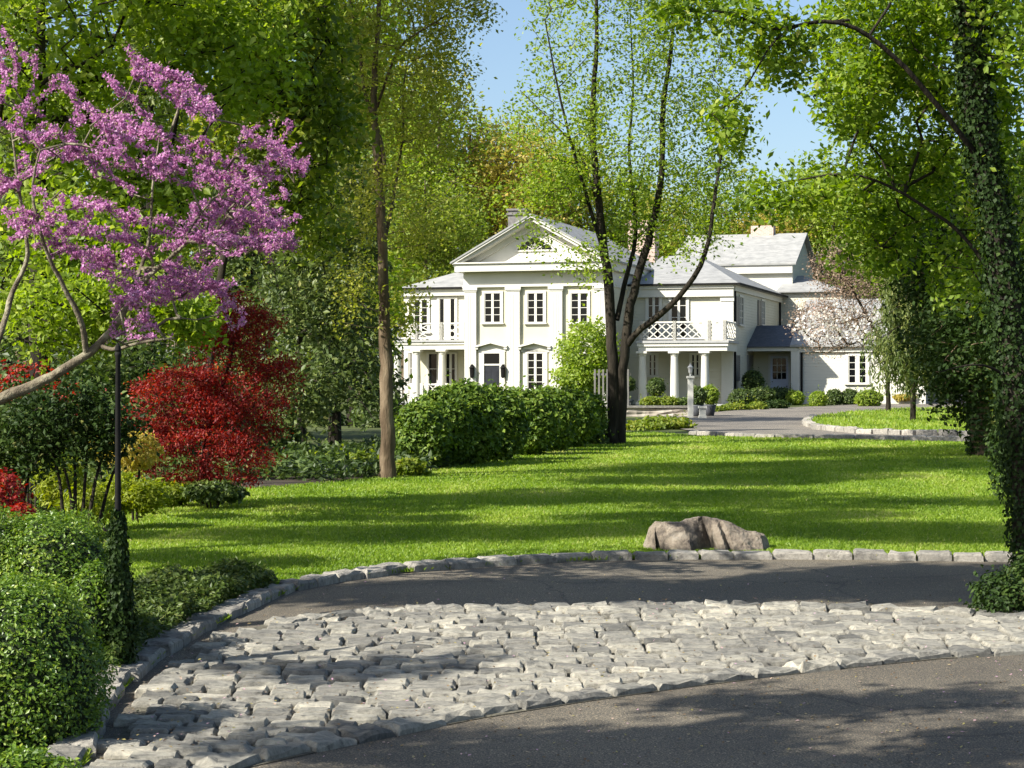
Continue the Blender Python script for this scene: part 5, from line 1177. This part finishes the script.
# ------------------------------------------------------------ woods behind the house
def wood_proto(nm, leaf, h, r, label, n=9000, ls=.30, sparse=1.0, bark='bark'):
    cen = [(random.uniform(-.45, .45) * r, random.uniform(-.45, .45) * r, h * random.uniform(.35, .85)) for _ in range(9)]
    ends = np.concatenate([ell(c_, (r * .55, r * .55, h * .16), 22, .3) for c_ in cen])
    e, *_ = tree(nm, (0, 0, 0), [([(0, 0, -.3), (.1, 0, h * .3), (-.1, .1, h * .6), (0, 0, h * .92)], .26, .05)], ends, M[bark], M[leaf], int(n * sparse), ls, .62, label, rtip=.02, step=1.0, wig=.1)
    return e
def copy_thing(src, loc, rz, sc, label):
    c = src.copy(); C.objects.link(c); c.location = loc; c.rotation_euler = (0, 0, rz); c.scale = (sc, sc, sc); c['label'] = label
    for ch in src.children:
        d = ch.copy(); C.objects.link(d); d.parent = c
    return c
gzero = PZ[0]
_gz = gz
def gz(y): return np.asarray(y) * 0 - 5           # prototypes are grown round the origin
protos = {k: wood_proto('woodland_tree', lf, h, r, 'x', n, ls) for k, (lf, h, r, n, ls) in {
    'yellow': ('lf_yellow', 17, 4.6, 10000, .27), 'light': ('lf_light', 18, 4.8, 10000, .27), 'gold': ('lf_gold', 16, 4.4, 9000, .25), 'mid': ('lf_mid', 18, 5.0, 10000, .30)}.items()}
gz = _gz
WG = 'woodland trees behind the house'
wood = [  # px, top py, Y, kind, where
 (362, 60, 118, 'light', 'light green woodland tree directly behind the tall slim trunk'),
 (405, 40, 122, 'yellow', 'tall yellow-green woodland tree above the left wing chimney side, highest left of the sky gap'),
 (440, 75, 116, 'light', 'light green woodland tree above the left wing roof'),
 (425, 160, 106, 'mid', 'shorter green woodland tree rising from behind the left wing roof'),
 (470, 100, 124, 'gold', 'golden-leaved woodland tree left of the pediment'),
 (497, 120, 120, 'gold', 'golden woodland tree touching the left slope of the pediment roof'),
 (520, 110, 132, 'light', 'light green woodland tree behind the pediment chimney'),
 (548, 135, 128, 'yellow', 'yellow-green woodland tree right of the pediment peak'),
 (580, 165, 126, 'yellow', 'yellow-green woodland tree behind the left stem of the forked tree'),
 (612, 175, 130, 'light', 'light green woodland tree behind the fork of the twin-trunked tree'),
 (645, 170, 128, 'light', 'light green woodland tree behind the brick chimney'),
 (676, 185, 126, 'yellow', 'yellow-green woodland tree at the left end of the rear block roof'),
 (705, 190, 132, 'mid', 'green woodland tree over the middle of the rear block roof'),
 (738, 178, 130, 'light', 'light green woodland tree left of the rear block chimney'),
 (770, 196, 128, 'gold', 'golden woodland tree behind the rear block chimney'),
 (800, 170, 132, 'mid', 'green woodland tree behind the right gable of the rear block'),
 (835, 160, 130, 'light', 'light green woodland tree above the brown magnolia twigs'),
 (870, 150, 134, 'mid', 'green woodland tree right of the magnolia'),
 (905, 140, 128, 'light', 'light green woodland tree above the weeping conifer'),
 (945, 150, 134, 'yellow', 'yellow-green woodland tree glimpsed left of the leaning ivy trunk'),
 (985, 140, 130, 'mid', 'green woodland tree behind the leaning ivy trunk'),
 (1030, 140, 130, 'light', 'light green woodland tree at the right edge'),
 (320, 60, 124, 'mid', 'green woodland tree far behind the hemlocks, right of the red maple'),
 (270, 50, 126, 'light', 'light green woodland tree far behind the red maple'),
 (215, 60, 124, 'yellow', 'yellow-green woodland tree glimpsed through the redbud'),
 (150, 40, 128, 'mid', 'green woodland tree glimpsed behind the redbud centre'),
 (90, 50, 124, 'light', 'light green woodland tree glimpsed behind the left redbud sprays'),
 (20, 40, 126, 'mid', 'green woodland tree at the far left edge behind the maples'),
]
used_k = set()
for k, (px, top, Y, kind, lb) in enumerate(wood):
    src = protos[kind]; zb = float(gz(Y)); x = P(px, 0, Y).x; hgt = P(px, top, Y).z - zb; natural = {'yellow': 17, 'light': 18, 'gold': 16, 'mid': 18}[kind]
    sc = hgt / natural
    sc_xy = 1.0
    if kind not in used_k:
        used_k.add(kind); o = src; o.location = (x, Y, zb); o.rotation_euler = (0, 0, random.uniform(0, 6.28)); o['label'] = lb
    else: o = copy_thing(src, (x, Y, zb), random.uniform(0, 6.28), 1, lb)
    w_ = min(1.15, max(.75, sc)); o.scale = (w_, w_, sc); o['group'] = WG
# far wood mass closing the view
n = 60000; X = rng.uniform(-75, 95, n); Y = rng.uniform(160, 185, n); top = 9 + 2.5 * np.sin(X * .21) + 1.8 * np.sin(X * .53 + 1) + np.where(X < -8, 6, 0)
c = np.stack([X, Y, gz(Y) + top * rng.uniform(0, 1, n) ** .8], 1)
o = link('distant_wood', leaves('distant_wood', c, .75, .45 + .15 * np.sin(X * .6) + rng.normal(size=n) * .16, .7, .4), M['lf_light']); tagp(o, 'hazy mass of spring woodland closing the view behind the single trees', 'woodland', None, 'stuff')

# ------------------------------------------------------------ trees outside the frame at the left whose shade falls on the drive and lawn
def shade_tree(base, cen, per, nl, ls, sp, label, r=.16):
    bx, by = base; zb = float(gz(by)); cx = np.mean([c_[0] for c_ in cen]); cy = np.mean([c_[1] for c_ in cen]); cz = np.mean([c_[2] for c_ in cen])
    ends = np.concatenate([ell(c_[:3], c_[3:6], int(per * (c_[6] if len(c_) > 6 else 1)), .2) for c_ in cen])
    return tree('overhanging_tree', (bx, by, zb), [([(bx, by, zb - .1), (bx * .9 + cx * .1, by * .9 + cy * .1, cz * .45), (cx, cy, cz), (cx, cy, cz + 1)], r, r * .3)], ends, M['bark'], M['lf_mid'], nl, ls, sp, label, rtip=.006, step=.5)
shade_tree((-8.5, 8), [(-5.9, 9.95, 6.0, 1.9, .62, .30, 1.2), (-3.2, 10.45, 6.0, 1.9, 1.0, .30, 1.9), (-7.4, 9.7, 6.2, 1.2, .5, .4, .4)], 130, 24000, .11, .12, 'green tree just outside the frame at the left, shading the drive strip')
shade_tree((-7, 1.5), [(-4.9, 5.0, 5.2, 1.3, .42, .3, .9), (-4.0, 6.3, 5.2, .9, .18, .3, .3), (-2.9, 5.5, 5.2, 1.0, .25, .3, .6), (-5.9, 5.3, 5.2, 1.0, .3, .3, .5), (-6.6, 7.0, 5.4, .7, .3, .3, .2)], 100, 12000, .10, .12, 'green tree beside the camera at the left, dappling the near asphalt')
shade_tree((-13, 9), [(-11.0, 12.0, 9.2, 2.2, .9, .7), (-7.8, 12.6, 9.2, 2.2, .8, .6), (-8.8, 13.6, 10, 1.6, .6, .6, .6), (-5.9, 12.0, 9, 1.4, .7, .5, .6), (-7.5, 15.6, 9.5, 1.3, .8, .5, .35), (-9.8, 16.6, 9.5, 1.5, .7, .5, .4), (-5.2, 16.4, 9.5, 1.2, .7, .5, .35)], 110, 19000, .14, .20, 'green tree outside the frame at the left, dappling the middle of the lawn')
shade_tree((-13, 22), [(-10.5, 22.5, 13, 2.6, 2.2, 1.2), (-7.2, 24.5, 13, 2.6, 2.2, 1.1), (-5.0, 21.5, 12.5, 1.8, 1.3, 1, .6), (-8.5, 28.5, 14, 2.6, 2.4, 1.2, .9), (-5.0, 31, 14.5, 2.6, 2.4, 1.2, .9)], 100, 26000, .19, .30, 'tall green tree at the left whose shade stripes the far lawn', r=.25)

# ------------------------------------------------------------ small litter on the drive
M['litter'] = leafmat('fallen_petals_and_leaves', [(0, (.10, .06, .03)), (.4, (.24, .16, .08)), (.7, (.34, .30, .10)), (1, (.55, .32, .44))], .2)
n = 2600; Y = 1 / rng.uniform(1 / 15.2, 1 / 8.2, n); X = rng.uniform(-.26, .26, n) * Y
kp = np.array([inside((x, y), asp) for x, y in zip(X, Y)]); X, Y = X[kp], Y[kp]
c = np.stack([X, Y, gz(Y) + np.array([.075 if inside((x, y), apron_pts) else .016 for x, y in zip(X, Y)])], 1)
o = link('fallen_leaves', leaves('fallen_leaves', c, .017, rng.uniform(0, 1, len(c)), .7, 2.5), M['litter']); tagp(o, 'fallen leaves and petals scattered over the drive and cobbles', 'leaf litter', None, 'stuff')
